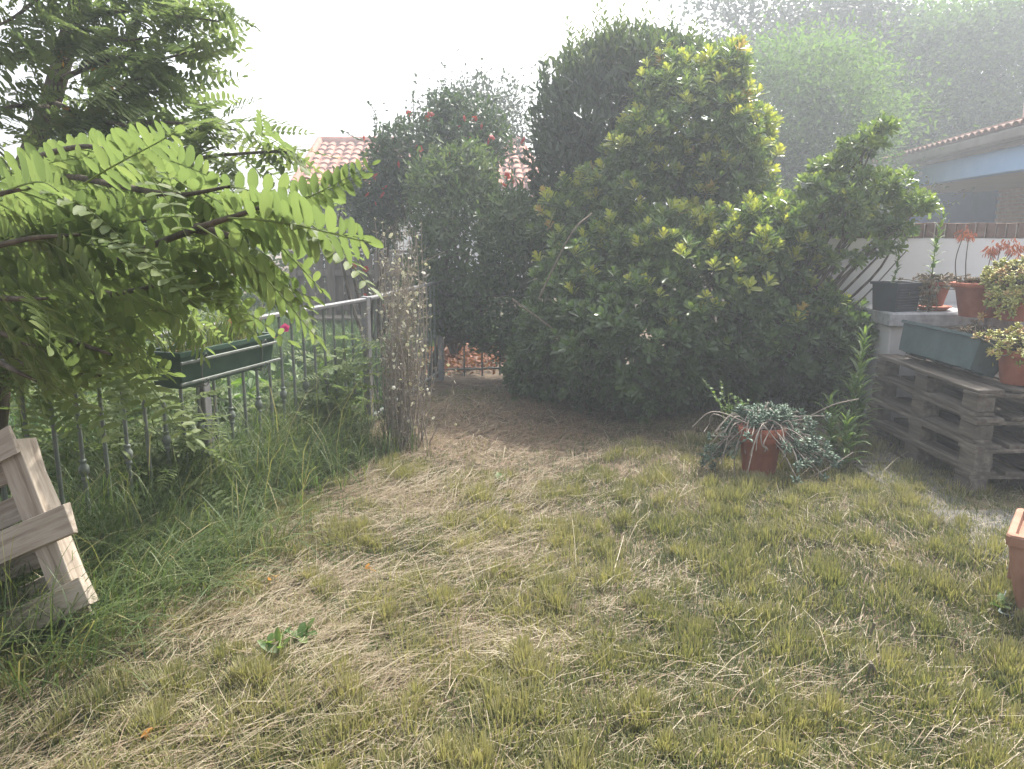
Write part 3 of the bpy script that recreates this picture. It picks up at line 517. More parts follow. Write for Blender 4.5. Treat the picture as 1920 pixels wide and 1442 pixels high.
# ------------------------------------------------------------------ robinia by the fence (pinnate leaves)
def pinnate(seed, npair=8, L=.23, lf=.048, droop=.25):
    rg = np.random.default_rng(seed); t = np.linspace(.16, 1, npair + 1); q = Geo()
    curve = lambda t: np.stack([L * t, .02 * L * np.sin(3 * t + seed), -droop * L * t ** 2 + .03 * L * np.sin(4 * t)], -1)
    R_ = curve(np.linspace(0, 1, 9)); q.add(*tube(R_, np.linspace(.0016, .0008, 9), 4), .95)
    P = curve(t[:-1]); m_ = len(P); fold = rg.normal(.12, .18)
    for sgn in (-1, 1):
        D = np.stack([np.full(m_, .35) + rg.normal(0, .12, m_), sgn * np.ones(m_), np.full(m_, fold) + rg.normal(0, .12, m_)], -1)
        s = np.sin(np.pi * (.2 + .68 * t[:-1])) * rg.uniform(.85, 1.1, m_)
        stamp(OVAL, P, D, np.tile([0, 0, 1.], (m_, 1)) + rg.normal(0, .18, (m_, 3)), lf * s, lf * .42 * s, np.clip(rg.normal(.5, .16, m_), 0, 1), q)
    stamp(OVAL, curve(np.array([.97])), np.array([[1, 0, -.15 - .6 * droop]]), np.array([[0, 0, 1.]]), lf * .62, lf * .25, .55, q)
    return q
PIN = [pinnate(s, 9 + s % 3, .23 + .012 * (s % 4), .044 + .002 * (s % 3), .06 + .06 * (s % 5)) for s in range(10)]
PINM = [q.mesh('pinnate_leaf', M['robinia']) for q in PIN]; DEADM = pinnate(55, 3, .07, .035, .5).mesh('dead_leaf', M['dead'])
PINV = [(np.concatenate(q.V), q.F, np.concatenate(q.T)) for q in PIN]
def lookm(D, N):
    X = nrm(D); Y = nrm(np.cross(N, X)); Z = np.cross(X, Y); return Matrix(((X[0], Y[0], Z[0]), (X[1], Y[1], Z[1]), (X[2], Y[2], Z[2])))
def leaf_obj(parent, p, D, N, s, rg, me=None, name='leaf'):
    o = link(name, me or PINM[int(rg.integers(len(PINM)))], parent); o.matrix_parent_inverse = world_mat(parent).inverted()
    o.matrix_basis = Matrix.Translation(Vector(p)) @ lookm(D, N).to_4x4() @ Matrix.Scale(s, 4); return o
def leaf_geo(geo, p, D, N, s, rg):
    V, F, Tn = PINV[int(rg.integers(len(PINV)))]; m = np.array(lookm(D, N)); Vw = V @ m.T * s + p; n0 = geo.n; dt = rg.normal(0, .13)
    geo.V.append(Vw); geo.n += len(Vw); geo.T.append(np.clip(Tn + dt, 0, 1))
    for f in F: geo.F.append(f + n0); geo.M.append(np.zeros(len(f), int))
rg = np.random.default_rng(17)
tb = (-2.45, 3.35, 0); rob = plant('robinia_tree', tb, 'leaning robinia tree with feathery bright green leaves hanging over the iron fence', 'tree')
TR = spline([tb, at(20, 470, 3.4), at(45, 330, 3.4), at(95, 190, 3.45), at(145, 10, 3.5), at(190, -160, 3.5), at(230, -300, 3.5)], 6)
Geo().add(*tube(TR, np.linspace(.06, .025, len(TR)), 10)).build('trunk', M['bark'], rob)
def px3(L): return [at(*p) if p[2] else None for p in L]
NEAR = [[(40, 545, 3.2), (130, 530, 2.3), (250, 475, 1.75), (370, 428, 1.42), (440, 405, 1.34), (500, 385, 1.28)],
        [(130, 530, 2.3), (190, 550, 1.85), (250, 545, 1.65), (310, 530, 1.5)],
        [(30, 330, 3.2), (120, 330, 2.2), (230, 350, 1.7), (330, 365, 1.5), (430, 350, 1.4)],
        [(30, 560, 3.1), (60, 600, 2.1), (140, 640, 1.6), (210, 665, 1.45)],
        [(0, 480, 3.0), (-60, 480, 1.9), (40, 450, 1.5), (150, 440, 1.4)],
        [(20, 560, 3.1), (-20, 600, 2.0), (40, 640, 1.7), (110, 665, 1.6)],
        [(30, 330, 3.2), (60, 300, 2.2), (150, 275, 1.7), (230, 290, 1.5)],
        [(20, 560, 3.0), (-10, 640, 2.2), (60, 690, 1.8), (130, 700, 1.65), (190, 705, 1.6)],
        [(-60, 600, 2.6), (-40, 650, 1.9), (20, 690, 1.6), (70, 715, 1.55)],
        [(370, 428, 1.45), (420, 440, 1.4), (450, 450, 1.38)],
        [(0, 480, 3.0), (-80, 400, 1.8), (-20, 370, 1.5), (60, 350, 1.45)],
        [(-20, 640, 2.4), (-60, 560, 1.7), (20, 560, 1.5), (90, 560, 1.42)],
        [(30, 560, 3.0), (80, 600, 2.5), (140, 620, 2.2), (190, 630, 2.1)]]
def inside_spray(p):
    d = np.asarray(p) - CAM; z = d @ FWD; x = 960 + FPX * d[0] / z; y = 721 - FPX * (d @ UPV) / z
    return np.interp(x, [0, 250, 350, 480, 600, 720], [250, 225, 250, 330, 320, 320]) < y < np.interp(x, [0, 140, 300, 400, 600, 720, 730], [770, 770, 700, 660, 620, 470, 0])
cnt = 0
FAR = Geo(); BR = Geo()
for bi, L_ in enumerate(NEAR):
    Q = spline([at(*p) for p in L_], 10); BR.add(*tube(Q, np.linspace(.011, .0028, len(Q)), 7))
    seg = np.concatenate([[0], np.cumsum(np.linalg.norm(np.diff(Q, axis=0), axis=1))]); tot = seg[-1]; s = .35 * tot; k = 0
    while s < tot:
        p = np.array([np.interp(s, seg, Q[:, j]) for j in range(3)]); tg = nrm(np.array([np.interp(min(s + .03, tot), seg, Q[:, j]) for j in range(3)]) - p + 1e-6)
        side = nrm(np.cross(tg, [0, 0, 1.])) * (1 if k % 2 else -1); D = nrm((np.array([.85, -.15, -.42]) if k % 3 else np.array([.75, .1, .2])) + side * rg.normal(0, .2) + rg.normal(0, .16, 3)); N = nrm(np.array([.2, .75, .55]) + rg.normal(0, .16, 3))
        sc_ = rg.uniform(1.0, 1.3); ok_ = inside_spray(p + D * .26 * sc_)
        if ok_: leaf_obj(rob, p, D, N, sc_, rg); cnt += 1
        s += rg.uniform(.05, .075); k += 1
    leaf_obj(rob, Q[-1], nrm(Q[-1] - Q[-4] + [.02, 0, -.02]), np.array([0, 0, 1.]), 1.0, rg)
# leaves read one by one in the photograph: start and tip
for (x0, y0, x1, y1, d0, d1) in [(372, 428, 612, 634, 1.3, 1.2), (430, 415, 715, 462, 1.28, 1.15), (250, 505, 402, 680, 1.4, 1.3), (180, 640, 312, 703, 1.42, 1.32), (215, 700, 296, 774, 1.45, 1.38), (210, 560, 350, 600, 1.4, 1.3), (480, 398, 700, 345, 1.3, 1.35), (560, 380, 715, 318, 1.3, 1.35), (160, 350, 350, 250, 1.35, 1.25), (330, 365, 245, 235, 1.35, 1.3), (480, 480, 560, 600, 1.35, 1.3), (100, 545, 200, 600, 1.4, 1.3), (330, 470, 600, 560, 1.42, 1.34), (60, 710, 140, 760, 1.5, 1.4), (400, 400, 560, 470, 1.5, 1.5)]:
    a, b = at(x0, y0, d0), at(x1, y1, d1); leaf_obj(rob, a, nrm(b - a + np.array([0, 0, .02])), nrm(np.array([.15, .75, .55]) + rg.normal(0, .12, 3)), np.linalg.norm(b - a) / .245, rg, PINM[int(rg.choice([0, 5]))])
for (x, y, d) in [(180, 105, 3.3), (172, 205, 3.3), (110, 575, 1.9), (130, 590, 1.9), (65, 655, 1.8), (135, 200, 3.3), (115, 78, 3.3), (20, 350, 2.6), (90, 520, 2.0), (15, 565, 2.0)]:
    leaf_obj(rob, at(x, y, d), np.array([rg.normal(0, .4), -.2, -1.]), np.array([0, -1, .2]), rg.uniform(.8, 1.3) * (d / 2.6) ** .5, rg, DEADM, 'dead_leaf')
# upper crown
UP = [[(135, 40, 3.5), (230, 20, 3.3), (330, 30, 3.2), (410, 40, 3.1)], [(110, 150, 3.45), (210, 110, 3.2), (300, 110, 3.1), (360, 95, 3.0)], [(95, 190, 3.45), (200, 230, 3.1), (320, 230, 2.9), (450, 245, 2.8)],
      [(50, 330, 3.4), (180, 320, 3.1), (330, 300, 2.9), (500, 285, 2.8), (560, 290, 2.8)], [(145, 10, 3.5), (100, -20, 3.2), (30, 30, 3.0), (-30, 60, 2.9)], [(120, 110, 3.4), (60, 90, 3.1), (0, 120, 3.0)], [(90, 200, 3.4), (20, 200, 3.1), (-40, 230, 3.0)],
      [(160, -40, 3.5), (250, -40, 3.3), (330, -20, 3.2), (390, 0, 3.1)], [(150, -60, 3.5), (60, -60, 3.2), (-20, -20, 3.0)], [(60, 290, 3.4), (150, 250, 3.2), (220, 170, 3.1), (280, 140, 3.0)], [(210, 260, 3.2), (225, 240, 3.3), (260, 180, 3.3), (330, 170, 3.2)],
      [(130, 50, 3.5), (180, 60, 3.3), (230, 75, 3.2), (280, 70, 3.2)], [(30, 350, 3.4), (120, 400, 3.2), (230, 420, 3.0), (330, 400, 2.9)], [(45, 330, 3.4), (-20, 320, 3.2), (-80, 330, 3.1)], [(20, 470, 3.4), (100, 560, 3.2), (180, 640, 3.0), (230, 690, 3.0)], [(10, 500, 3.4), (30, 620, 3.0), (70, 720, 2.8)], [(10, 500, 3.4), (-40, 600, 3.0), (0, 700, 2.7)], [(20, 470, 3.4), (160, 500, 3.2), (280, 540, 3.1), (330, 590, 3.0)]]
for L_ in UP:
    Q = spline([at(*p) for p in L_], 8); BR.add(*tube(Q, np.linspace(.012, .003, len(Q)), 6)); seg = np.concatenate([[0], np.cumsum(np.linalg.norm(np.diff(Q, axis=0), axis=1))]); tot = seg[-1]; s = .12 * tot; k = 0
    while s < tot:
        p = np.array([np.interp(s, seg, Q[:, j]) for j in range(3)]); tg = nrm(np.array([np.interp(min(s + .03, tot), seg, Q[:, j]) for j in range(3)]) - p + 1e-6); side = nrm(np.cross(tg, [0, 0, 1.]))
        for _ in range(3):
            D = nrm(tg * rg.uniform(0, 1) + side * rg.normal(0, .8) + np.array([0, rg.normal(0, .4), rg.uniform(-.6, .45)])); leaf_geo(FAR, p + rg.normal(0, .03, 3), D, nrm(np.array([.2, .45, .8]) + rg.normal(0, .35, 3)), rg.uniform(.75, 1.2), rg)
        s += rg.uniform(.045, .07); k += 1
FAR.build('crown', M['robinia'], rob, kind='stuff'); BR.build('branch', M['bark'], rob, kind='stuff')
print('robinia near leaves', cnt)

# suckers of it and broad weeds along the fence
def sucker(base, h, nl, seed, label, group):
    rg = np.random.default_rng(seed); s = plant('robinia_sapling', base, label, 'sapling', group); Q = spline([base, np.array(base) + [rg.normal(0, .03), rg.normal(0, .03), h * .5], np.array(base) + [rg.normal(0, .08), rg.normal(0, .08), h]], 6)
    Geo().add(*tube(Q, np.linspace(.006, .002, len(Q)), 6)).build('stem', M['greenstem'], s)
    for k in range(nl):
        p = Q[int(2 + (len(Q) - 3) * k / nl)]; th = k * 2.4 + rg.random(); leaf_obj(s, p, nrm([math.cos(th), math.sin(th), rg.uniform(-.2, .5)]), nrm(np.array([0, 0, 1.]) + rg.normal(0, .2, 3)), rg.uniform(.9, 1.35), rg)
for k, (px, py, Yd) in enumerate([(330, 930, 3.45), (375, 900, 3.6), (300, 900, 3.7), (560, 850, 4.5), (620, 840, 4.7), (650, 830, 4.9), (520, 830, 4.8), (230, 860, 4.0), (590, 800, 4.9)]):
    c = at(px, py, Yd); sucker((c[0], Yd, 0), .5 + .14 * (k % 3), 22, 500 + k, 'young robinia sucker at the fence foot below the green flower box' if k in (0, 1, 2, 7) else 'young robinia sucker at the fence foot beside the dry white flowering stems', 'robinia suckers along the fence')
def broadweed(base, h, seed, label, L=.11, W=.05, nst=4, group=None, m='weed', T_=OVAL, per=7):
    rg = np.random.default_rng(seed); s = plant('broadleaf_weed', base, label, 'weed', group); S = Geo(); q = []
    for k in range(nst):
        b = np.array(base) + [rg.normal(0, .05) * min(1, h * 4), rg.normal(0, .05) * min(1, h * 4), 0]; tp = b + [rg.normal(0, .12) * min(1, h * 3), rg.normal(0, .12) * min(1, h * 3), h * rg.uniform(.7, 1.1)]; Q = spline([b, (b + tp) / 2 + rg.normal(0, .02, 3), tp], 6); S.add(*tube(Q, np.linspace(.004, .002, len(Q)), 5))
        for j in range(per): q.append((Q[int(3 + (len(Q) - 4) * j / per)], j * 2.4 + rg.random()))
    S.build('stem', M['greenstem'], s); me = []
    for v in range(3):
        g = Geo(); stamp(T_, np.zeros((1, 3)), np.array([[1, 0, .2]]), np.array([[0, 0, 1.]]), L, W, .35 + .2 * v, g); me.append(g.mesh('weed_leaf', M[m]))
    for p, th in q: leaf_obj(s, p, nrm([math.cos(th), math.sin(th), rg.uniform(0, .7)]), nrm(np.array([0, 0, 1.]) + rg.normal(0, .25, 3)), rg.uniform(.6, 1.2), rg, me[int(rg.integers(3))])
for k, (px, Yd) in enumerate([(470, 5.0), (600, 5.2), (650, 5.3), (560, 5.6), (520, 4.7), (420, 4.9), (630, 4.8)]):
    c = at(px, 800, Yd); broadweed((c[0], Yd, 0), .46 + .1 * (k % 3), 600 + k, 'leafy weed with broad oval leaves growing behind the iron fence', .15, .065, 6, group='broad leaved weeds behind the fence')
for k, (px, Yd) in enumerate([(120, 3.6), (200, 3.9), (60, 3.5), (270, 4.3), (330, 4.5), (160, 4.4), (90, 4.2), (240, 3.6), (20, 3.9), (390, 5.2)]):
    c = at(px, 800, Yd); sucker((c[0], Yd, 0), .7 + .15 * (k % 3), 26, 700 + k, 'tall leafy robinia sapling behind the fence bars next to the leaning pallet' if px < 150 else 'tall leafy robinia sapling behind the fence bars under the green flower box', 'robinia saplings behind the fence')

# ------------------------------------------------------------------ iron fence
def iron_fence(A, B, label, spacing=.116, zt=.93, posts=(), knob_every=2, k0=0):
    A = np.array(A, float); B = np.array(B, float); Ln = np.linalg.norm(B - A); d = (B - A) / Ln; rz = math.atan2(d[1], d[0])
    f = empty('iron_fence', (A[0], A[1], 0), label, 'fence', 'iron garden fences', rz)
    link('top_rail', board_mesh(Ln, .045, .022, M['railiron'], .004, 0, .0004), f, (Ln / 2, 0, zt)); link('bottom_rail', board_mesh(Ln, .035, .014, M['iron'], .003, 0, .0004), f, (Ln / 2, 0, .1))
    bar = Geo().add(*tube([(0, 0, .03), (0, 0, .5), (0, 0, zt - .01)], .0085, 8)).mesh('bar', M['iron'])
    kn = Geo().add(*lathe([(.0088, -.045), (.014, -.042), (.014, -.034), (.0105, -.03), (.011, -.024), (.019, -.014), (.021, 0), (.019, .014), (.011, .024), (.0105, .03), (.014, .034), (.014, .042), (.0088, .045)], 10)).mesh('knob', M['iron'])
    for i in range(1, int(Ln / spacing)):
        o = link('bar', bar, f, (i * spacing, 0, 0))
        if (i + k0) % knob_every == 0: link('knob', kn, o, (0, 0, .47 + .03 * math.sin(i * 3)))
    for s in posts: link('post', board_mesh(.05, .05, zt + .02, M['railiron'], .004, 0, 0), f, (s * Ln, 0, (zt + .02) / 2))
    return f
iron_fence(FA, FB, 'wrought iron garden fence with turned knobs beside the leaning pale pallet', posts=(.0, .53, .995))
iron_fence(FB + (FC - FB) * .02, FC, 'short run of iron fence behind the dry white flowering stems', posts=(.99,))
iron_fence(FC + [.04, .012], [1.9, 7.55], 'dark iron fence under the shrubs in front of the fallen orange petals', .17, .8, posts=(.98,), knob_every=99)
# flower box on the fence
u = (FB - FA) / np.linalg.norm(FB - FA); bc = at(405, 672, 3.3); bx = empty('window_box', (bc[0], bc[1], .0), 'dark green flower box with metal brackets hung on the iron fence', 'flower box', None, math.atan2(u[1], u[0]))
bz = bc[2]
def trough(L, Wt, Wb, H, th=.008, lip=.012):
    V = []; 
    for (l, w_, z) in [(L * .94, Wb, 0), (L, Wt, H - .018), (L + 2 * lip, Wt + 2 * lip, H - .018), (L + 2 * lip, Wt + 2 * lip, H), (L - 2 * th, Wt - 2 * th, H), (L * .94 - 2 * th, Wb - 2 * th, .02)]:
        V += [(-l / 2, -w_ / 2, z), (l / 2, -w_ / 2, z), (l / 2, w_ / 2, z), (-l / 2, w_ / 2, z)]
    F = [(3, 2, 1, 0)]
    for r_ in range(5): F += [(r_ * 4 + j, r_ * 4 + (j + 1) % 4, r_ * 4 + 4 + (j + 1) % 4, r_ * 4 + 4 + j) for j in range(4)]
    F.append((20, 21, 22, 23)); return np.array(V, float), np.array(F)
V, F = trough(.62, .17, .13, .15); g = Geo().add(V, F); tr_ = link('trough', g.mesh('trough', M['boxgreen'], False), bx, (0, 0, bz - .075))
link('soil', board_mesh(.59, .14, .02, M['soil'], .003, 3, .001), bx, (0, 0, bz + .05))
for sx in (-.2, .2):
    g = Geo()
    for zz in (-.06, .045): g.add(*tube(spline([(sx, -.1, bz + zz), (sx + .012, -.106, bz + zz + .012), (sx + .02, -.104, bz + zz - .004), (sx + .006, -.1, bz + zz - .018), (sx - .012, -.1, bz + zz - .006)], 5), .0028, 5))
    g.add(*tube([(sx, -.096, bz + .06), (sx, -.092, bz), (sx, -.082, bz - .08), (sx, .0, bz - .085), (sx, .03, bz - .085)], .004, 5)); g.build('bracket', M['iron']).parent = bx
link('holder_rail', board_mesh(.66, .01, .012, M['iron'], .002, 0, 0), bx, (0, -.094, bz - .05)); link('holder_rail', board_mesh(.66, .01, .012, M['iron'], .002, 0, 0), bx, (0, -.103, bz + .035))
rg = np.random.default_rng(18); bm_ = world_mat(bx); g = Geo(); n = 260
for _ in range(n):
    p = np.array(bm_ @ Vector((rg.uniform(-.28, .28), rg.uniform(-.06, .06), bz + .06))); stamp(ARCH, p[None], np.array([[rg.normal(0, .4), rg.normal(0, .4), 1.]]), rg.normal(0, 1, (1, 3)), rg.uniform(.08, .24), .006, np.clip(rg.normal(.6, .2), 0, 1), g)
fp = plant('flower_box_plant', bm_ @ Vector((0, 0, bz + .06)), 'sparse grassy plant with a few pink flowers in the green flower box', 'plant'); g.build('foliage', M['tallgrass'], fp, kind='stuff')
for (x_, y_) in [(535, 616), (520, 632), (478, 612), (405, 613), (430, 606)]: put_flower(FL_PINK, at(x_, y_, 3.85), fp, rg, 1.2)

# ------------------------------------------------------------------ pallets
def stack_pallet(loc, rz, label, seed):
    p = empty('wooden_pallet', loc, label, 'pallet', 'stacked weathered pallets', rz); m = M['oldwood']; rn = random.Random(seed)   # length 1.2 along +Y
    for i, (x, w_) in enumerate([(.0725, .145), (.2375, .1), (.4, .145), (.5625, .1), (.7275, .145)]): link('deck_board', board_mesh(w_ - .004, 1.2, .022, m, .003, seed * 5 + i), p, (x + rn.uniform(-.006, .006), .6 + rn.uniform(-.012, .012), .133), (rn.uniform(-.004, .004), 0, rn.uniform(-.008, .008)))
    for y_ in (.0725, .6, 1.1275): link('cross_board', board_mesh(.8, .145, .022, m, .003, seed * 5 + 1), p, (.4, y_, .111), (0, 0, rn.uniform(-.01, .01)))
    for x in (.05, .4, .75):
        for y_ in (.0725, .6, 1.1275): link('block', board_mesh(.1, .145 if y_ != .6 else .145, .078, m, .004, seed + int(x * 20)), p, (x + rn.uniform(-.005, .005), y_ + rn.uniform(-.006, .006), .061))
        link('bottom_board', board_mesh(.1, 1.2, .022, m, .003, seed * 3 + int(x * 10)), p, (x, .6, .011), (0, 0, rn.uniform(-.006, .006)))
pc = gnd(1795, 932); lab = ['lowest weathered pallet of the stack, standing on the ground', 'weathered grey pallet second from the ground in the stack', 'weathered grey pallet third from the ground in the stack', 'topmost weathered pallet of the stack, under the long planter']
for k in range(4): stack_pallet((2.44 + [0, .015, .02, .03][k], 3.93 + [0, -.0, .03, .06][k], -.012 + k * .1445), R([.5, 1.2, -.3, -1.0][k]), lab[k], 60 + k)
PT = -.012 + 4 * .1445     # top of the stack

# pale pallet leaning on the fence
lp = bpy.data.objects.new('wooden_pallet', None); COL.objects.link(lp); tag(lp, 'broken pale pine pallet leaning tilted against the iron fence', 'pallet')
o3 = at(85, 1000, 2.42); lp.location = o3
lp.rotation_euler = (Matrix.Rotation(R(-6), 3, 'Z') @ Matrix.Rotation(R(-13), 3, 'X') @ Matrix.Rotation(R(-25), 3, 'Y') ).to_euler()
pw = M['palewood']
# local: x right, y away, z up ; stringer along z; boards along x
link('stringer', board_mesh(.6, .085, .085, pw, .002, 1), lp, (.015, 0, .02), (0, R(90), 0)); link('stringer', board_mesh(.6, .085, .085, pw, .002, 2), lp, (-.46, 0, .02), (0, R(90), 0))
link('front_board', board_mesh(.8, .02, .10, pw, .0015, 3), lp, (-.255, -.054, .01), (0, R(1), 0)); link('front_board', board_mesh(.8, .02, .09, pw, .0015, 4), lp, (-.34, -.054, .30), (0, R(-3), 0))
for i, z_ in enumerate([.26, .12, -.04, -.17, -.27]): link('back_board', board_mesh(.8, .018, .085, pw, .0015, 5 + i), lp, (-.385, .053, z_), (0, R([1, -1, 1.5, -1, 0][i]), 0))
link('front_board', board_mesh(.8, .02, .095, pw, .0015, 11), lp, (-.30, -.054, -.24), (0, R(-1), 0))

# ------------------------------------------------------------------ white wall, ledge, paving
ledge_c = at(1648, 700, 5.3); LX = ledge_c[0] + .05
wl = empty('garden_wall', (LX, 6.0, 0), 'white plastered garden wall with a brick on edge coping behind the pots', 'wall')
WX0, WX1 = 1.75, 7.2
box_obj('wall', WX1 - WX0, .16, 1.335, ((WX0 + WX1) / 2 - LX, .08, .6675), M['plaster'], wl)
box_obj('mortar_bed', WX1 - WX0 - .02, .145, .1, ((WX0 + WX1) / 2 - LX, .08, 1.387), M['mortar'], wl)
nb = int((WX1 - WX0) / .078)
for i in range(nb): link('brick', board_mesh(.066, .175, .112, M['brick'], .004, i % 4, .0012), wl, (WX0 + .039 + i * .078 - LX, .08, 1.392 + .002 * math.sin(i * 5)), (0, 0, .02 * math.sin(i * 7)))
lg = empty('raised_ledge', (LX, 5.3, 0), 'low white plastered ledge with grey stone coping carrying the flower pots', 'ledge')
box_obj('wall', .62, .8, .74, (.31, .4, .37), M['plaster'], lg); box_obj('wall', 3.2, 1.1, .74, (.62 + 1.6, .25, .37), M['plaster'], lg)
box_obj('coping', .66, .85, .1, (.30, .375, .79), M['coping'], lg, bev=.012)
for i in range(4): box_obj('coping', .775, 1.15, .1, (.635 + .39 + i * .78, .23, .79), M['coping'], lg, bev=.012)
LT = .84
k = 0
for yy in np.arange(2.2, 5.2, .42):
    for xx in (2.2, 2.63, 3.06):
        if (xx < 2.4 or yy < 3.7): 
            o = link('paving_slab', board_mesh(.40, .40, .05, M['slab'], .006, k % 4, .001), None, (xx + .03 * math.sin(k * 3) + .05, yy, -.012 + gz(xx, yy)), (.01 * math.sin(k), .01 * math.cos(k), .04 * math.sin(k * 2.1))); tag(o, 'worn grey square paving slab half buried in grass beside the pallets', 'paving slab', 'paving slabs beside the pallets'); k += 1

# ------------------------------------------------------------------ pots
def pot(name, loc, prof, label, m, n=32, group=None, parts=()):
    p = empty(name, loc, label, 'pot', group); Geo().add(*lathe(prof, n)).build_local = None
    link('body', Geo().add(*lathe(prof, n)).mesh('pot', m), p); return p
def roundpot(r1, r0, h, rim=.012, rimh=.045, th=.012):
    rr = r0 + (r1 - r0) * (h - rimh) / h
    return [(0.001, 0), (r0 * .97, 0), (r0, .006), (rr, h - rimh), (rr + rim * .8, h - rimh + .002), (r1 + rim, h - rimh + .008), (r1 + rim, h - .006), (r1 + rim - .005, h), (r1 - th + .003, h), (r1 - th, h - .005), (rr - th, h - rimh - .02), (rr - th - .003, h - .06), (.001, h - .055)]
rg = np.random.default_rng(19)
def ros_plant(name, base, label, m, centers, L, W, nl=14, seed=1, stem=True, T_=FLESH, tone=(.5, .2), cat='succulent', stemm='twig', group=None, up=.8):
    rg = np.random.default_rng(seed); s = plant(name, base, label, cat, group); c = np.array(centers, float); n = len(c); b = np.array(base); O = nrm(c - b + [0, 0, .02])
    G = Geo(); rosettes(G, c, O, rg, nl, L, W, T_, up, np.clip(rg.normal(tone[0], tone[1], n), 0, 1), 1.15, L * .5); G.build('foliage', M[m], s, kind='stuff')
    if stem:
        S = Geo()
        for q in c: mid = (b + q) / 2 + rg.normal(0, .02, 3) + [0, 0, .03]; S.add(*tube(spline([b, mid, q], 5), .0035, 5))
        S.build('stem', M[stemm], s, kind='stuff')
    return s
# terracotta pot with blue green succulents on the grass
pb = gnd(1422, 888); ph = .30
p1 = pot('terracotta_pot', (pb[0], pb[1], gz(pb[0], pb[1])), [(.001, 0), (.088, 0), (.092, .006), (.112, .205), (.121, .207), (.124, .245), (.121, .25), (.136, .252), (.14, .258), (.14, .292), (.135, .3), (.118, .3), (.115, .29), (.112, .26), (.001, .262)], 'terracotta pot on the grass overflowing with blue green succulents', M['terra'])
cs = []
for _ in range(70): a = rg.random() * 6.28; r_ = .13 * rg.random() ** .5; cs.append((pb[0] + r_ * math.cos(a), pb[1] + r_ * math.sin(a), .32 + .07 * rg.random()))
for _ in range(85): a = rg.normal(-.3, .6); r_ = rg.uniform(.14, .46); cs.append((pb[0] + r_ * math.cos(a), pb[1] + .8 * r_ * math.sin(a) + .05, max(.03, .31 - .7 * max(0, r_ - .15) + rg.normal(0, .07))))
for _ in range(38): a = math.pi + rg.normal(0, .5); r_ = rg.uniform(.13, .32); cs.append((pb[0] + r_ * math.cos(a), pb[1] + .6 * r_ * math.sin(a) + .04, max(.03, .3 - 1.2 * max(0, r_ - .13) + rg.normal(0, .04))))
sp = ros_plant('trailing_succulent', (pb[0], pb[1], .27), 'blue green trailing succulent spilling over the terracotta pot on the grass', 'blue_succ', cs, .046, .017, 12, 71, stemm='drytwig')
S = Geo()
for _ in range(46):
    a = rg.uniform(math.pi * .75, math.pi * 2.1); b0 = np.array([pb[0], pb[1], .3]) + rg.normal(0, .05, 3) * [1, 1, .1]; e = b0 + np.array([math.cos(a), math.sin(a), 0]) * rg.uniform(.1, .24) + [0, 0, -.02 - .16 * rg.random() ** 2]
    S.add(*tube(spline([b0, (b0 + e) / 2 + [rg.normal(0, .03), rg.normal(0, .03), .05 + .03 * rg.random()], e, e + rg.normal(0, .03, 3) - [0, 0, .03]], 6), .0032, 5))
for (a_, b_, c_) in [((1415, 800), (1340, 772), (1298, 800)), ((1500, 790), (1560, 760), (1610, 748)), ((1480, 905), (1540, 885), (1600, 848)), ((1395, 800), (1378, 850), (1378, 900))]: S.add(*tube(spline([at(*a_, 4.25), at(*b_, 4.2), at(*c_, 4.25)], 7), .0035, 5))
S.build('dried_stems', M['drytwig'], sp, kind='stuff')
for k, (x_, h_) in enumerate([(1358, .26), (1385, .17), (1372, .2)]):
    c = at(x_, 800, 4.5); broadweed((c[0], 4.47, .27), h_ * .9, 640 + k, 'small round leaved sprig growing at the edge of the succulent pot', .024, .02, 3, 'sprigs in the succulent pot', 'weed', OVAL, 12)
# horseweed
def horseweed(base, h, nl, L, W, seed, label, group=None, parent=None):
    rg = np.random.default_rng(seed); s = plant('horseweed', base, label, 'weed', group); tp = np.array(base) + [rg.normal(0, .04), rg.normal(0, .03), h]; Q = spline([base, (np.array(base) + tp) / 2 + rg.normal(0, .02, 3), tp], 16)
    Geo().add(*tube(Q, np.linspace(.005, .002, len(Q)), 6)).build('stem', M['greenstem'], s); me = []
    for v in range(3): g = Geo(); stamp(ARCH, np.zeros((1, 3)), np.array([[1, 0, .3]]), np.array([[-.3, 0, 1.]]), L, W, .35 + .25 * v, g); me.append(g.mesh('weed_leaf', M['weed']))
    for j in range(nl):
        f = j / nl; p = Q[int(2 + (len(Q) - 3) * f)]; th = j * 2.4; leaf_obj(s, p, nrm([math.cos(th), math.sin(th), .05 + .65 * f]), nrm([-.3 * math.cos(th), -.3 * math.sin(th), 1.]), (1.05 - .5 * f ** 3) * rg.uniform(.75, 1.1), rg, me[int(rg.integers(3))])
for k, (x_, Yd, h_, nl) in enumerate([(1598, 4.75, .78, 80), (1575, 4.7, .52, 55), (1560, 4.65, .40, 40), (1585, 4.45, .30, 34), (1605, 4.8, .45, 40)]):
    c = at(x_, 840, Yd); horseweed((c[0], Yd, 0), h_, int(nl * .8), .165, .024, 650 + k, ['tall upright narrow leaved weed beside the pallet stack', 'narrow leaved weed of middle height between the tallest weed and the shrub', 'short narrow leaved weed next to the trailing succulent', 'bushy low narrow leaved weed in the grass before the pallets', 'narrow leaved weed close against the white ledge'][k])

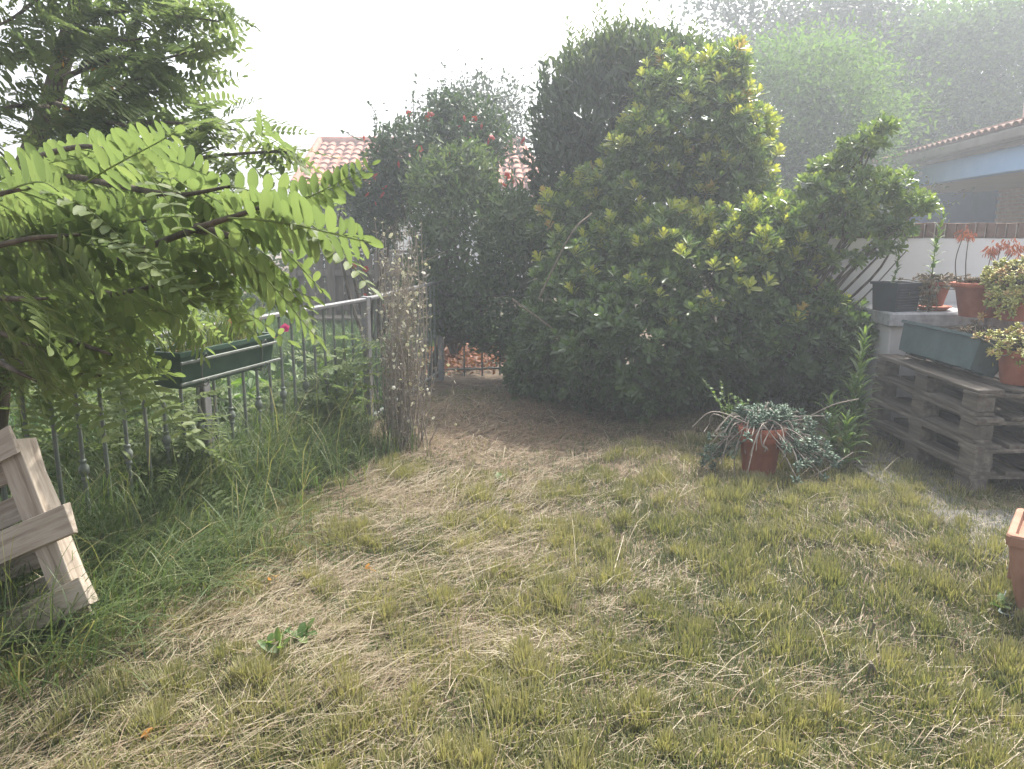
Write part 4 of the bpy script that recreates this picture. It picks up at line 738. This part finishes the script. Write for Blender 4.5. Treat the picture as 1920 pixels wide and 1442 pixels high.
# ledge pots
def lp_at(px, Yd): return at(px, 590, Yd)[0]
x_ = lp_at(1676, 5.42); tx = empty('plastic_planter', (x_, 5.42, LT), 'dark ribbed square plastic planter on the corner of the white ledge', 'planter', None, R(-8))
link('body', Geo().add(*trough(.22, .22, .19, .20)).mesh('planter', M['planterblack'], False), tx); tx.rotation_euler = (0, 0, R(22)); link('soil', board_mesh(.19, .19, .02, M['soil'], .003, 4, .001), tx, (0, 0, .16))
for i in range(8): link('rib', board_mesh(.2, .006, .006, M['planterblack'], .002, 0, 0), tx, (0, -.1015 - .0016 * i, .025 + i * .018))
horseweed((x_ - .02, 5.46, LT + .17), .24, 20, .06, .018, 671, 'small pale weed sprouting from the dark square planter')
x_ = lp_at(1748, 5.45)
pot('terracotta_pot', (x_, 5.45, LT + .03), roundpot(.10, .06, .17, .006, .03), 'small tapered terracotta pot in a saucer on the ledge', M['terra'])
pz = pot('plant_saucer', (x_, 5.45, LT), [(.001, 0), (.08, 0), (.12, .03), (.113, .03), (.078, .008), (.001, .008)], 'shallow terracotta saucer under the small tapered pot', M['terra'])
pz['category'] = 'saucer'
cs = [(x_ + rg.normal(-.04, .11), 5.42 + rg.normal(0, .07), LT + .19 + rg.normal(0, .035)) for _ in range(90)] + [(x_ + rg.normal(-.1, .05), 5.36 + rg.normal(0, .04), LT + .1 + rg.normal(0, .05)) for _ in range(50)]
ros_plant('brownish_sedum', (x_, 5.45, LT + .15), 'dull brownish sedum covering the small tapered terracotta pot', 'sedum_dull', cs, .026, .012, 9, 72)
horseweed((x_ - .03, 5.45, LT + .18), .50, 34, .095, .026, 672, 'tall leafy weed shooting up from the brownish sedum on the ledge')
x_ = lp_at(1836, 5.05)
pot('terracotta_pot', (x_, 5.05, LT), roundpot(.165, .12, .22, .014, .035), 'wide terracotta bowl pot on the ledge with thin flowering stalks', M['terra'])
ka = plant('kalanchoe', (x_, 5.05, LT + .17), 'thin dark stalks topped with drooping coral flowers in the wide pot', 'plant'); S = Geo(); G = Geo(); K = Geo()
cs = np.array([(x_ + rg.normal(0, .08), 5.05 + rg.normal(0, .06), LT + .21 + rg.random() * .03) for _ in range(60)]); rosettes(K, cs, np.tile([0, 0, 1.], (60, 1)), rg, 8, .035, .01, FLESH, .5, np.clip(rg.normal(.4, .2, 60), 0, 1)); K.build('foliage', M['sedum_dull'], ka, kind='stuff')
for (bx_, tx_, ty_) in [(1796, 1803, 440), (1812, 1815, 436), (1862, 1868, 466), (1872, 1880, 460), (1856, 1890, 470), (1895, 1897, 455), (1905, 1912, 462), (1880, 1866, 470), (1840, 1872, 500), (1900, 1925, 450)]:
    a, b = at(bx_, 528, 5.05), at(tx_, ty_, 5.05); b[1] += rg.normal(0, .05); a[2] = LT + .19; Q = spline([a, (a + b) / 2 + rg.normal(0, .015, 3), b], 8); S.add(*tube(Q, np.linspace(.0035, .0025, len(Q)), 5))
    n = 34; th = rg.random(n) * 6.28; q = b + np.stack([np.cos(th), np.sin(th), np.zeros(n)], -1) * (.012 + .03 * rg.random((n, 1))) + np.array([0, 0, 1.]) * rg.normal(0, .018, (n, 1)); stamp(LANCE, q, np.stack([np.cos(th) * .6, np.sin(th) * .6, np.full(n, -1.)], -1), rg.normal(0, 1, (n, 3)), .03, .010, np.clip(rg.normal(.5, .25, n), 0, 1), G)
S.build('stalk', M['bark'], ka, kind='stuff'); G.build('flower_heads', M['coral'], ka, kind='stuff')
x_ = lp_at(1905, 4.85); 
pot('terracotta_pot', (x_, 4.84, LT), roundpot(.15, .11, .24, .012, .03), 'deep terracotta pot on the ledge under the bushy yellow green sedum', M['terra'])
cs = []
for _ in range(300): d = nrm(rg.normal(0, 1, 3)); cs.append((x_ + d[0] * .23 - .02, 4.78 + d[1] * .2, LT + .25 + max(-.10, d[2] * .12) + rg.normal(0, .02)))
for _ in range(40): cs.append((x_ - .2 + rg.normal(0, .05), 4.66 + rg.normal(0, .04), LT + .16 + rg.normal(0, .06)))
ros_plant('yellow_sedum', (x_, 4.84, LT + .2), 'bushy yellow green sedum mounded over the deep pot on the ledge', 'sedum', cs, .04, .017, 12, 73, tone=(.7, .14))
# on the pallets
pq = at(1768, 690, 4.32); pl = empty('long_planter', (2.62, 4.62, PT), 'long grey green plastic trough resting askew on the top pallet', 'planter', None, R(-87))
V, F = trough(.78, .21, .15, .19); link('body', Geo().add(V, F).mesh('planter', M['plantergrey'], False), pl); link('soil', board_mesh(.72, .16, .02, M['soil'], .003, 5, .001), pl, (0, 0, .1))
pl.rotation_euler = (R(-20), 0, R(-87)); pl.location.z += .026
for sx in (-.28, 0, .28): link('foot', board_mesh(.05, .12, .012, M['plantergrey'], .002, 0, 0), pl, (sx, 0, -.0055))
pl.location.z += .012
qx = at(1835, 660, 4.62); p2 = empty('terracotta_trough', (2.93, 4.8, PT), 'terracotta trough with pinkish sedum behind the long grey planter', 'planter', None, R(-75)); link('body', Geo().add(*trough(.42, .19, .15, .17)).mesh('planter', M['terra'], False), p2)
cs = [(2.93 + rg.normal(0, .06), 4.82 + rg.normal(0, .12), PT + .19 + rg.normal(0, .025)) for _ in range(110)]
ros_plant('pink_sedum', (2.93, 4.8, PT + .14), 'pinkish brown sedum growing in the terracotta trough on the pallets', 'sedum_dull', cs, .024, .011, 9, 74, tone=(.75, .2))
qx = at(1916, 690, 4.15); pot('terracotta_pot', (qx[0], 4.17, PT), roundpot(.115, .085, .19, .012, .035), 'round terracotta pot at the end of the long grey planter on the pallets', M['terra'])
cs = [(qx[0] + rg.normal(0, .1), 4.15 + rg.normal(0, .08), PT + .22 + rg.normal(0, .045)) for _ in range(150)]
ros_plant('yellow_sedum', (qx[0], 4.17, PT + .16), 'yellowish sedum clump in the round pot on the pallets', 'sedum', cs, .034, .015, 11, 75, tone=(.7, .18))
# square terracotta planter at the right
s0 = gnd(1962, 1160); sq = empty('square_planter', (s0[0] + .05, s0[1] + .02, .02), 'square pale terracotta planter with a moulded panel standing on the grass', 'planter', None, R(-38))
def sqgeo(prof, m):
    g = Geo(); V = []; 
    for (h_, z) in prof:
        c_ = h_ * .93; V += [(-c_, -h_, z), (c_, -h_, z), (h_, -c_, z), (h_, c_, z), (c_, h_, z), (-c_, h_, z), (-h_, c_, z), (-h_, -c_, z)]
    F = [(i * 8 + j, i * 8 + (j + 1) % 8, i * 8 + 8 + (j + 1) % 8, i * 8 + 8 + j) for i in range(len(prof) - 1) for j in range(8)]; return g.add(np.array(V), np.array(F)).mesh('square_pot', m, False)
link('body', sqgeo([(.001, .0), (.11, .0), (.113, .01), (.133, .08), (.153, .17), (.163, .25), (.164, .27), (.174, .272), (.176, .305), (.172, .312), (.15, .312), (.146, .28), (.001, .27)], M['terrapale']), sq)
for k in range(4):
    rz = k * math.pi / 2; d = Vector((math.sin(rz), -math.cos(rz), 0))
    for (dx, z_, w_, h_) in [(-.075, .175, .012, .13), (.075, .175, .012, .13), (0, .235, .15, .012), (0, .113, .15, .012)]: 
        off = .1535 + (z_ - .17) * .17; s_ = Vector((math.cos(rz), math.sin(rz), 0)); link('panel_moulding', board_mesh(w_, .014, h_, M['terrapale'], .003, 0, 0), sq, d * off + s_ * dx + Vector((0, 0, z_)), (0, 0, rz))
ts = empty('plant_saucer', (s0[0] + .05, s0[1] + .02, 0), 'grey square tray under the pale terracotta planter', 'saucer', None, R(-38)); link('body', sqgeo([(.001, .004), (.155, .004), (.17, .03), (.164, .03), (.15, .014), (.001, .014)], M['plantergrey']), ts); 
horseweed((s0[0] + .05, s0[1] + .02, .31), .12, 14, .07, .016, 690, 'tiny weed in the soil of the square terracotta planter')

# ------------------------------------------------------------------ blue house on the right (porch side)
e1, e0 = at(1920, 222, 10.7), at(1590, 312, 19.0); u = nrm(np.array([e1[0] - e0[0], e1[1] - e0[1]])); rzH = math.atan2(u[1], u[0]); EZ = (e0[2] + e1[2]) / 2
hs = empty('blue_house', (e0[0], e0[1], 0), 'single storey house with light blue beam and tiled eave behind the white wall', 'house', None, rzH)
HL = float(np.linalg.norm(e1[:2] - e0[:2])) + 5      # local x runs towards the camera; local +y is into the house? (checked below)
nrm_l = np.array([-u[1], u[0]]); ins = 1 if np.dot(nrm_l, [1, 0]) > 0 else -1      # sign of local y pointing into the house
def hb(name, x0, x1, y0, y1, z0, z1, m, parent=hs, bev=.006): return box_obj(name, x1 - x0, abs(y1 - y0), z1 - z0, ((x0 + x1) / 2, ins * (y0 + y1) / 2, (z0 + z1) / 2), m, parent, 0, bev)
hb('gutter', -.1, HL, -.12, .02, EZ - .28, EZ - .12, M['gutter'], bev=.03)
hb('fascia', -.05, HL, .02, .07, EZ - .34, EZ - .10, M['gutter'])
hb('beam', .35, 2.2, .35, .55, EZ - .66, EZ - .30, M['bluebeam']); hb('beam', 2.5, HL, .12, .32, EZ - .66, EZ - .30, M['bluebeam'])
hb('ceiling', .6, HL, .325, 2.75, EZ - .64, EZ - .60, M['cream'])
hb('wall', .3, HL, 2.7, 2.9, 0, EZ - .301, M['bluewall']); hb('end_wall', .3, .5, 1.2, 2.69, 0, EZ - .31, M['bluewall'])
# roof plane rising into the house with rows of tiles along the eave
roof = hb('roof', -.3, HL, -.1, 6.0, EZ - .10, EZ - .02, M['greytile']); roof.rotation_euler = (ins * R(14), 0, 0); roof.location.z += 6.1 / 2 * math.tan(R(14)) ; roof.location.y = ins * 2.95
th = np.linspace(0, np.pi, 7); Lt = 1.0; pv = np.concatenate([np.stack([.1 * np.cos(th), np.full(7, yy), .055 * np.sin(th)], -1) for yy in (0, Lt)]); pf = [(j, j + 1, j + 8, j + 7) for j in range(6)] + [tuple([0] + [])] 
tile = Geo().add(pv, np.array(pf[:6])).add(np.concatenate([pv * [.86, 1, .86]]), np.array(pf[:6])).add(np.concatenate([pv[:7], pv[:7] * [.86, 1, .86]]), np.array([(j, j + 1, j + 8, j + 7) for j in range(6)])).mesh('tile', M['greytile'])
for i in range(int(HL / .22)):
    o = link('roof_tile', tile, hs, (-.1 + i * .22, ins * -.13, EZ - .105), (ins * R(14), 0, 0)); o.scale = (1, ins, 1)
xw = lambda px, dist: None
def local_x(px, py=380):      # where the view ray of a pixel column meets the house's inner wall
    r_ = ray(px, py); A_ = np.array([[u[0], -r_[0]], [u[1], -r_[1]]]); b_ = -np.array([e0[0], e0[1]]) - nrm_l * ins * 2.7; s_ = np.linalg.solve(A_, b_ + CAM[:2]); return s_[0]
wx0, wx1 = local_x(1752), local_x(1788)
win = hb('window', wx0, wx1, 2.66, 2.70, .9, 2.35, M['whitepaint']); 
link('pane', board_mesh((wx1 - wx0) * .8, .02, 1.3, M['glass'], .002, 0, 0), win, (0, -ins * .022, 0))
hb('shutter', local_x(1822), local_x(1872), 2.65, 2.70, .3, 2.3, M['blueshut']); hb('shutter', local_x(1690), local_x(1712), 2.65, 2.70, .3, 2.3, M['blueshut'])
Geo().add(*tube(spline([(local_x(1735), ins * 2.6, EZ - .72), (local_x(1792), ins * 2.6, EZ - .74), (local_x(1802), ins * 2.6, EZ - .85), (local_x(1802), ins * 2.6, 1.2), (local_x(1802), ins * 2.6, 0)], 6), .05, 8)).build('downpipe', M['gutter']).parent = hs
Geo().add(*tube([(2.35, ins * .05, EZ - .2), (2.35, ins * .2, EZ - .5), (2.35, ins * .22, EZ - 1.4), (2.35, ins * .22, 0)], .05, 8)).build('downpipe', M['gutter']).parent = hs
bx0 = local_x(1876); bw_ = hb('brick_facing', bx0, HL, 2.64, 2.70, 0, EZ - .65, M['mortar']); bmesh_ = board_mesh(.235, .03, .062, M['brickpale'], .004, 2, .001)
row = 0
for zi in range(16):
    for xi in range(6): link('brick', bmesh_, bw_, (-(HL - bx0) / 2 + .125 + xi * .25 + (.125 if zi % 2 else 0), -ins * .032, 1.15 - (EZ - .65) / 2 + zi * .074))
ch = hb('chimney', local_x(1975, 180), local_x(1975, 180) + .9, 2.2, 3.0, EZ, EZ + 1.7, M['brickpale'])
lamp = hb('wall_lamp', 4.35, 4.55, .02, .12, EZ - .5, EZ - .42, M['whitepaint'], bev=.02)

# ------------------------------------------------------------------ far house with terracotta roof
fh = empty('tiled_house', (at(780, 300, 22)[0], 24, 0), 'distant pale house under a terracotta tiled hip roof', 'house'); a, b = at(600, 264, 24), at(985, 264, 24); el_, er_ = at(560, 345, 20.5), at(1010, 345, 20.5)
ox = fh.location.x; zr, ze = a[2], el_[2]
rv = np.array([(el_[0] - ox - .1, -3.6, ze - .1), (er_[0] - ox + .4, -3.6, ze - .1), (b[0] - ox, 0, zr - .08), (a[0] - ox, 0, zr - .08), (el_[0] - ox - .1, 3.6, ze - .1), (er_[0] - ox + .4, 3.6, ze - .1)]); 
rf = link('roof', Geo().add(rv, np.array([(0, 1, 2, 3), (3, 2, 5, 4), (0, 3, 4, 4), (1, 5, 2, 2)])[:2]).add(rv, np.array([(0, 3, 4), (1, 5, 2)])).mesh('roof', M['rooftile'], False), fh)
wlh = box_obj('wall', er_[0] - el_[0] - .4, 6.4, ze - .12, ((er_[0] + el_[0]) / 2 - ox, 0, (ze - .12) / 2), M['whitepaint'], fh)
sl = Vector((0, 3.6, zr - ze)); ang = math.atan2(zr - ze, 3.6); nrow, LtR = 9, math.hypot(3.6, zr - ze) / 9
thn = np.linspace(0, np.pi, 6); pv = np.concatenate([np.stack([w_ * np.cos(thn), np.full(6, yy), .075 * np.sin(thn) + zz], -1) for yy, w_, zz in ((0, .125, .05), (LtR * 1.1, .10, .0))]); Tm = Geo().add(pv, np.array([(j, j + 1, j + 7, j + 6) for j in range(5)])).add(np.concatenate([pv[:6], pv[:6] * [.8, 1, .75]]), np.array([(j, j + 1, j + 7, j + 6) for j in range(5)])).mesh('tile', M['rooftile'])
for r_ in range(nrow):
    f = r_ / nrow; xa = el_[0] - ox + f * (a[0] - el_[0]); xb = er_[0] - ox + f * (b[0] - er_[0]); m_ = int((xb - xa) / .265)
    for j in range(m_): link('tile', Tm, rf, (xa + .15 + j * .265 + .02 * math.sin(j * 3 + r_), -3.62 + f * 3.6, ze - .085 + f * (zr - ze)), (ang, 0, 0))
Q = [(a[0] - ox, 0, zr), (b[0] - ox, 0, zr)]; Geo().add(*tube(spline(Q, 12), .13, 8)).build('ridge', M['rooftile']).parent = rf
Geo().add(*tube(spline([rv[0] + [0, 0, .1], rv[3] + [0, 0, .1]], 8), .11, 8)).build('hip_ridge', M['rooftile']).parent = rf

# ------------------------------------------------------------------ timber fence beyond the lawn
c0, c1 = gnd(560, 622), gnd(760, 620); tf_ = empty('timber_fence', (c0[0], 10.6, 0), 'weathered timber fence with posts and low step beyond the neighbour lawn', 'fence'); Lf = 2.0; h_ = at(600, 474, 10.6)[2]
for i in range(13): link('board', board_mesh(.115, .02, h_ - .1 - .03 * (i % 3 == 1), M['deckwood'], .003, i % 4, .002), tf_, (.07 + i * .135, .03, (h_ - .1) / 2 + .08))
for x_ in (.0, .52, 1.15, 1.8): link('post', board_mesh(.09, .09, h_, M['deckwood'], .004, 1, .001), tf_, (x_, -.03, h_ / 2))
link('post', board_mesh(.11, .11, h_ + .45, M['deckwood'], .004, 2, .001), tf_, (.5, .12, (h_ + .45) / 2))
link('top_rail', board_mesh(1.9, .12, .035, M['deckwood'], .004, 1, .001), tf_, (.9, 0, h_ + .018)); link('rail', board_mesh(1.85, .04, .08, M['deckwood'], .004, 2, .001), tf_, (.9, -.025, h_ - .27)); link('rail', board_mesh(1.85, .04, .08, M['deckwood'], .004, 3, .001), tf_, (.9, -.025, .35))
for k in range(3): link('step_board', board_mesh(1.7, .13, .03, M['deckwood'], .004, k, .001), tf_, (.95, -.15 - .14 * k, .24))
for x_ in (.15, .95, 1.75): link('step_support', board_mesh(.06, .38, .23, M['deckwood'], .004, 0, .001), tf_, (x_, -.28, .112))
for k, x_ in enumerate((1.35, 1.62)):
    pot('terracotta_pot', (c0[0] + x_, 10.25, .255), roundpot(.1, .07, .17, .01, .03), ['small pot with a sprig standing on the timber step', 'second small pot on the timber step nearer the flowering stems'][k], M['terrapale']); broadweed((c0[0] + x_, 10.25, .37), .3, 680 + k, ['sprig in the small pot on the timber step', 'sprig in the second small pot on the timber step'][k], .07, .03)

# ------------------------------------------------------------------ small things in the grass
for k, (x_, y_, lb) in enumerate([(520, 1240, 'low bright green plantain in the straw before the leaning pallet'), (560, 1225, 'low bright green weed beside the plantain in the straw'), (1870, 1150, 'low leafy weed in the grass by the square terracotta planter'), (940, 905, 'small grey green seedling on the bare brown straw')]):
    c = gnd(x_, y_); broadweed((c[0], c[1], float(gz(c[0], c[1]))), .06, 800 + k, lb, .06, .03, 3, None, 'weed', OVAL, 4)
for k, (x_, y_) in enumerate([(1625, 1272), (1638, 1268), (1632, 1190), (1372, 1055)]):
    c = gnd(x_, y_); zz = float(gz(c[0], c[1])); o = Geo().add(*tube([(0, 0, -.01), (.004, .002, .03), (.012 * (-1) ** k, .004, .065)], [.006, .0055, .005], 7)).add(*lathe([(.001, .0652), (.005, .065)], 7, (.012 * (-1) ** k, .004, 0))).build('cut_stem', M['twig']); o.location = (c[0], c[1], zz); tag(o, 'short woody stub of a cut stem sticking out of the mown grass', 'stub', 'woody stubs in the grass')
for k, (x_, y_) in enumerate([(690, 1078), (515, 1100), (60, 1265), (270, 1405)]):
    c = gnd(x_, y_); g = Geo(); rgk = np.random.default_rng(900 + k); m_ = 3; stamp(OVAL, np.zeros((m_, 3)) + rgk.normal(0, .012, (m_, 3)) * [1, 1, .3], rgk.normal(0, 1, (m_, 3)) * [1, 1, .25], np.tile([0, 0, 1.], (m_, 1)) + rgk.normal(0, .3, (m_, 3)), .035, .016, .5, g)
    o = g.build('fallen_leaf', M['dead']); o.location = (c[0], c[1], float(gz(c[0], c[1])) + .045); tag(o, 'small curled orange dead leaf lying on the straw', 'leaf', 'orange dead leaves on the ground')

# ------------------------------------------------------------------ haze volume added to imitate veiling glare from the lens
hz = Geo().add(boxv(128, 128, 15.5, (0, 0, 6.75)), BOXF).build('haze', None, smooth=False); hz.data.materials.clear()
m, t, o = newmat('glare_haze'); v = t.nodes.new('ShaderNodeVolumePrincipled'); v.inputs['Color'].default_value = (.87, .93, 1, 1); v.inputs['Density'].default_value = .0105; v.inputs['Anisotropy'].default_value = .4
t.links.new(v.outputs[0], o.inputs['Volume']); hz.data.materials.append(m); tag(hz, 'thin pale haze added over the whole garden to imitate lens glare', 'haze', kind='stuff')
print('tris', sum(sum(len(p.vertices) - 2 for p in me.polygons) for me in bpy.data.meshes if len(me.polygons) < 4000), sum(len(me.polygons) for me in bpy.data.meshes))
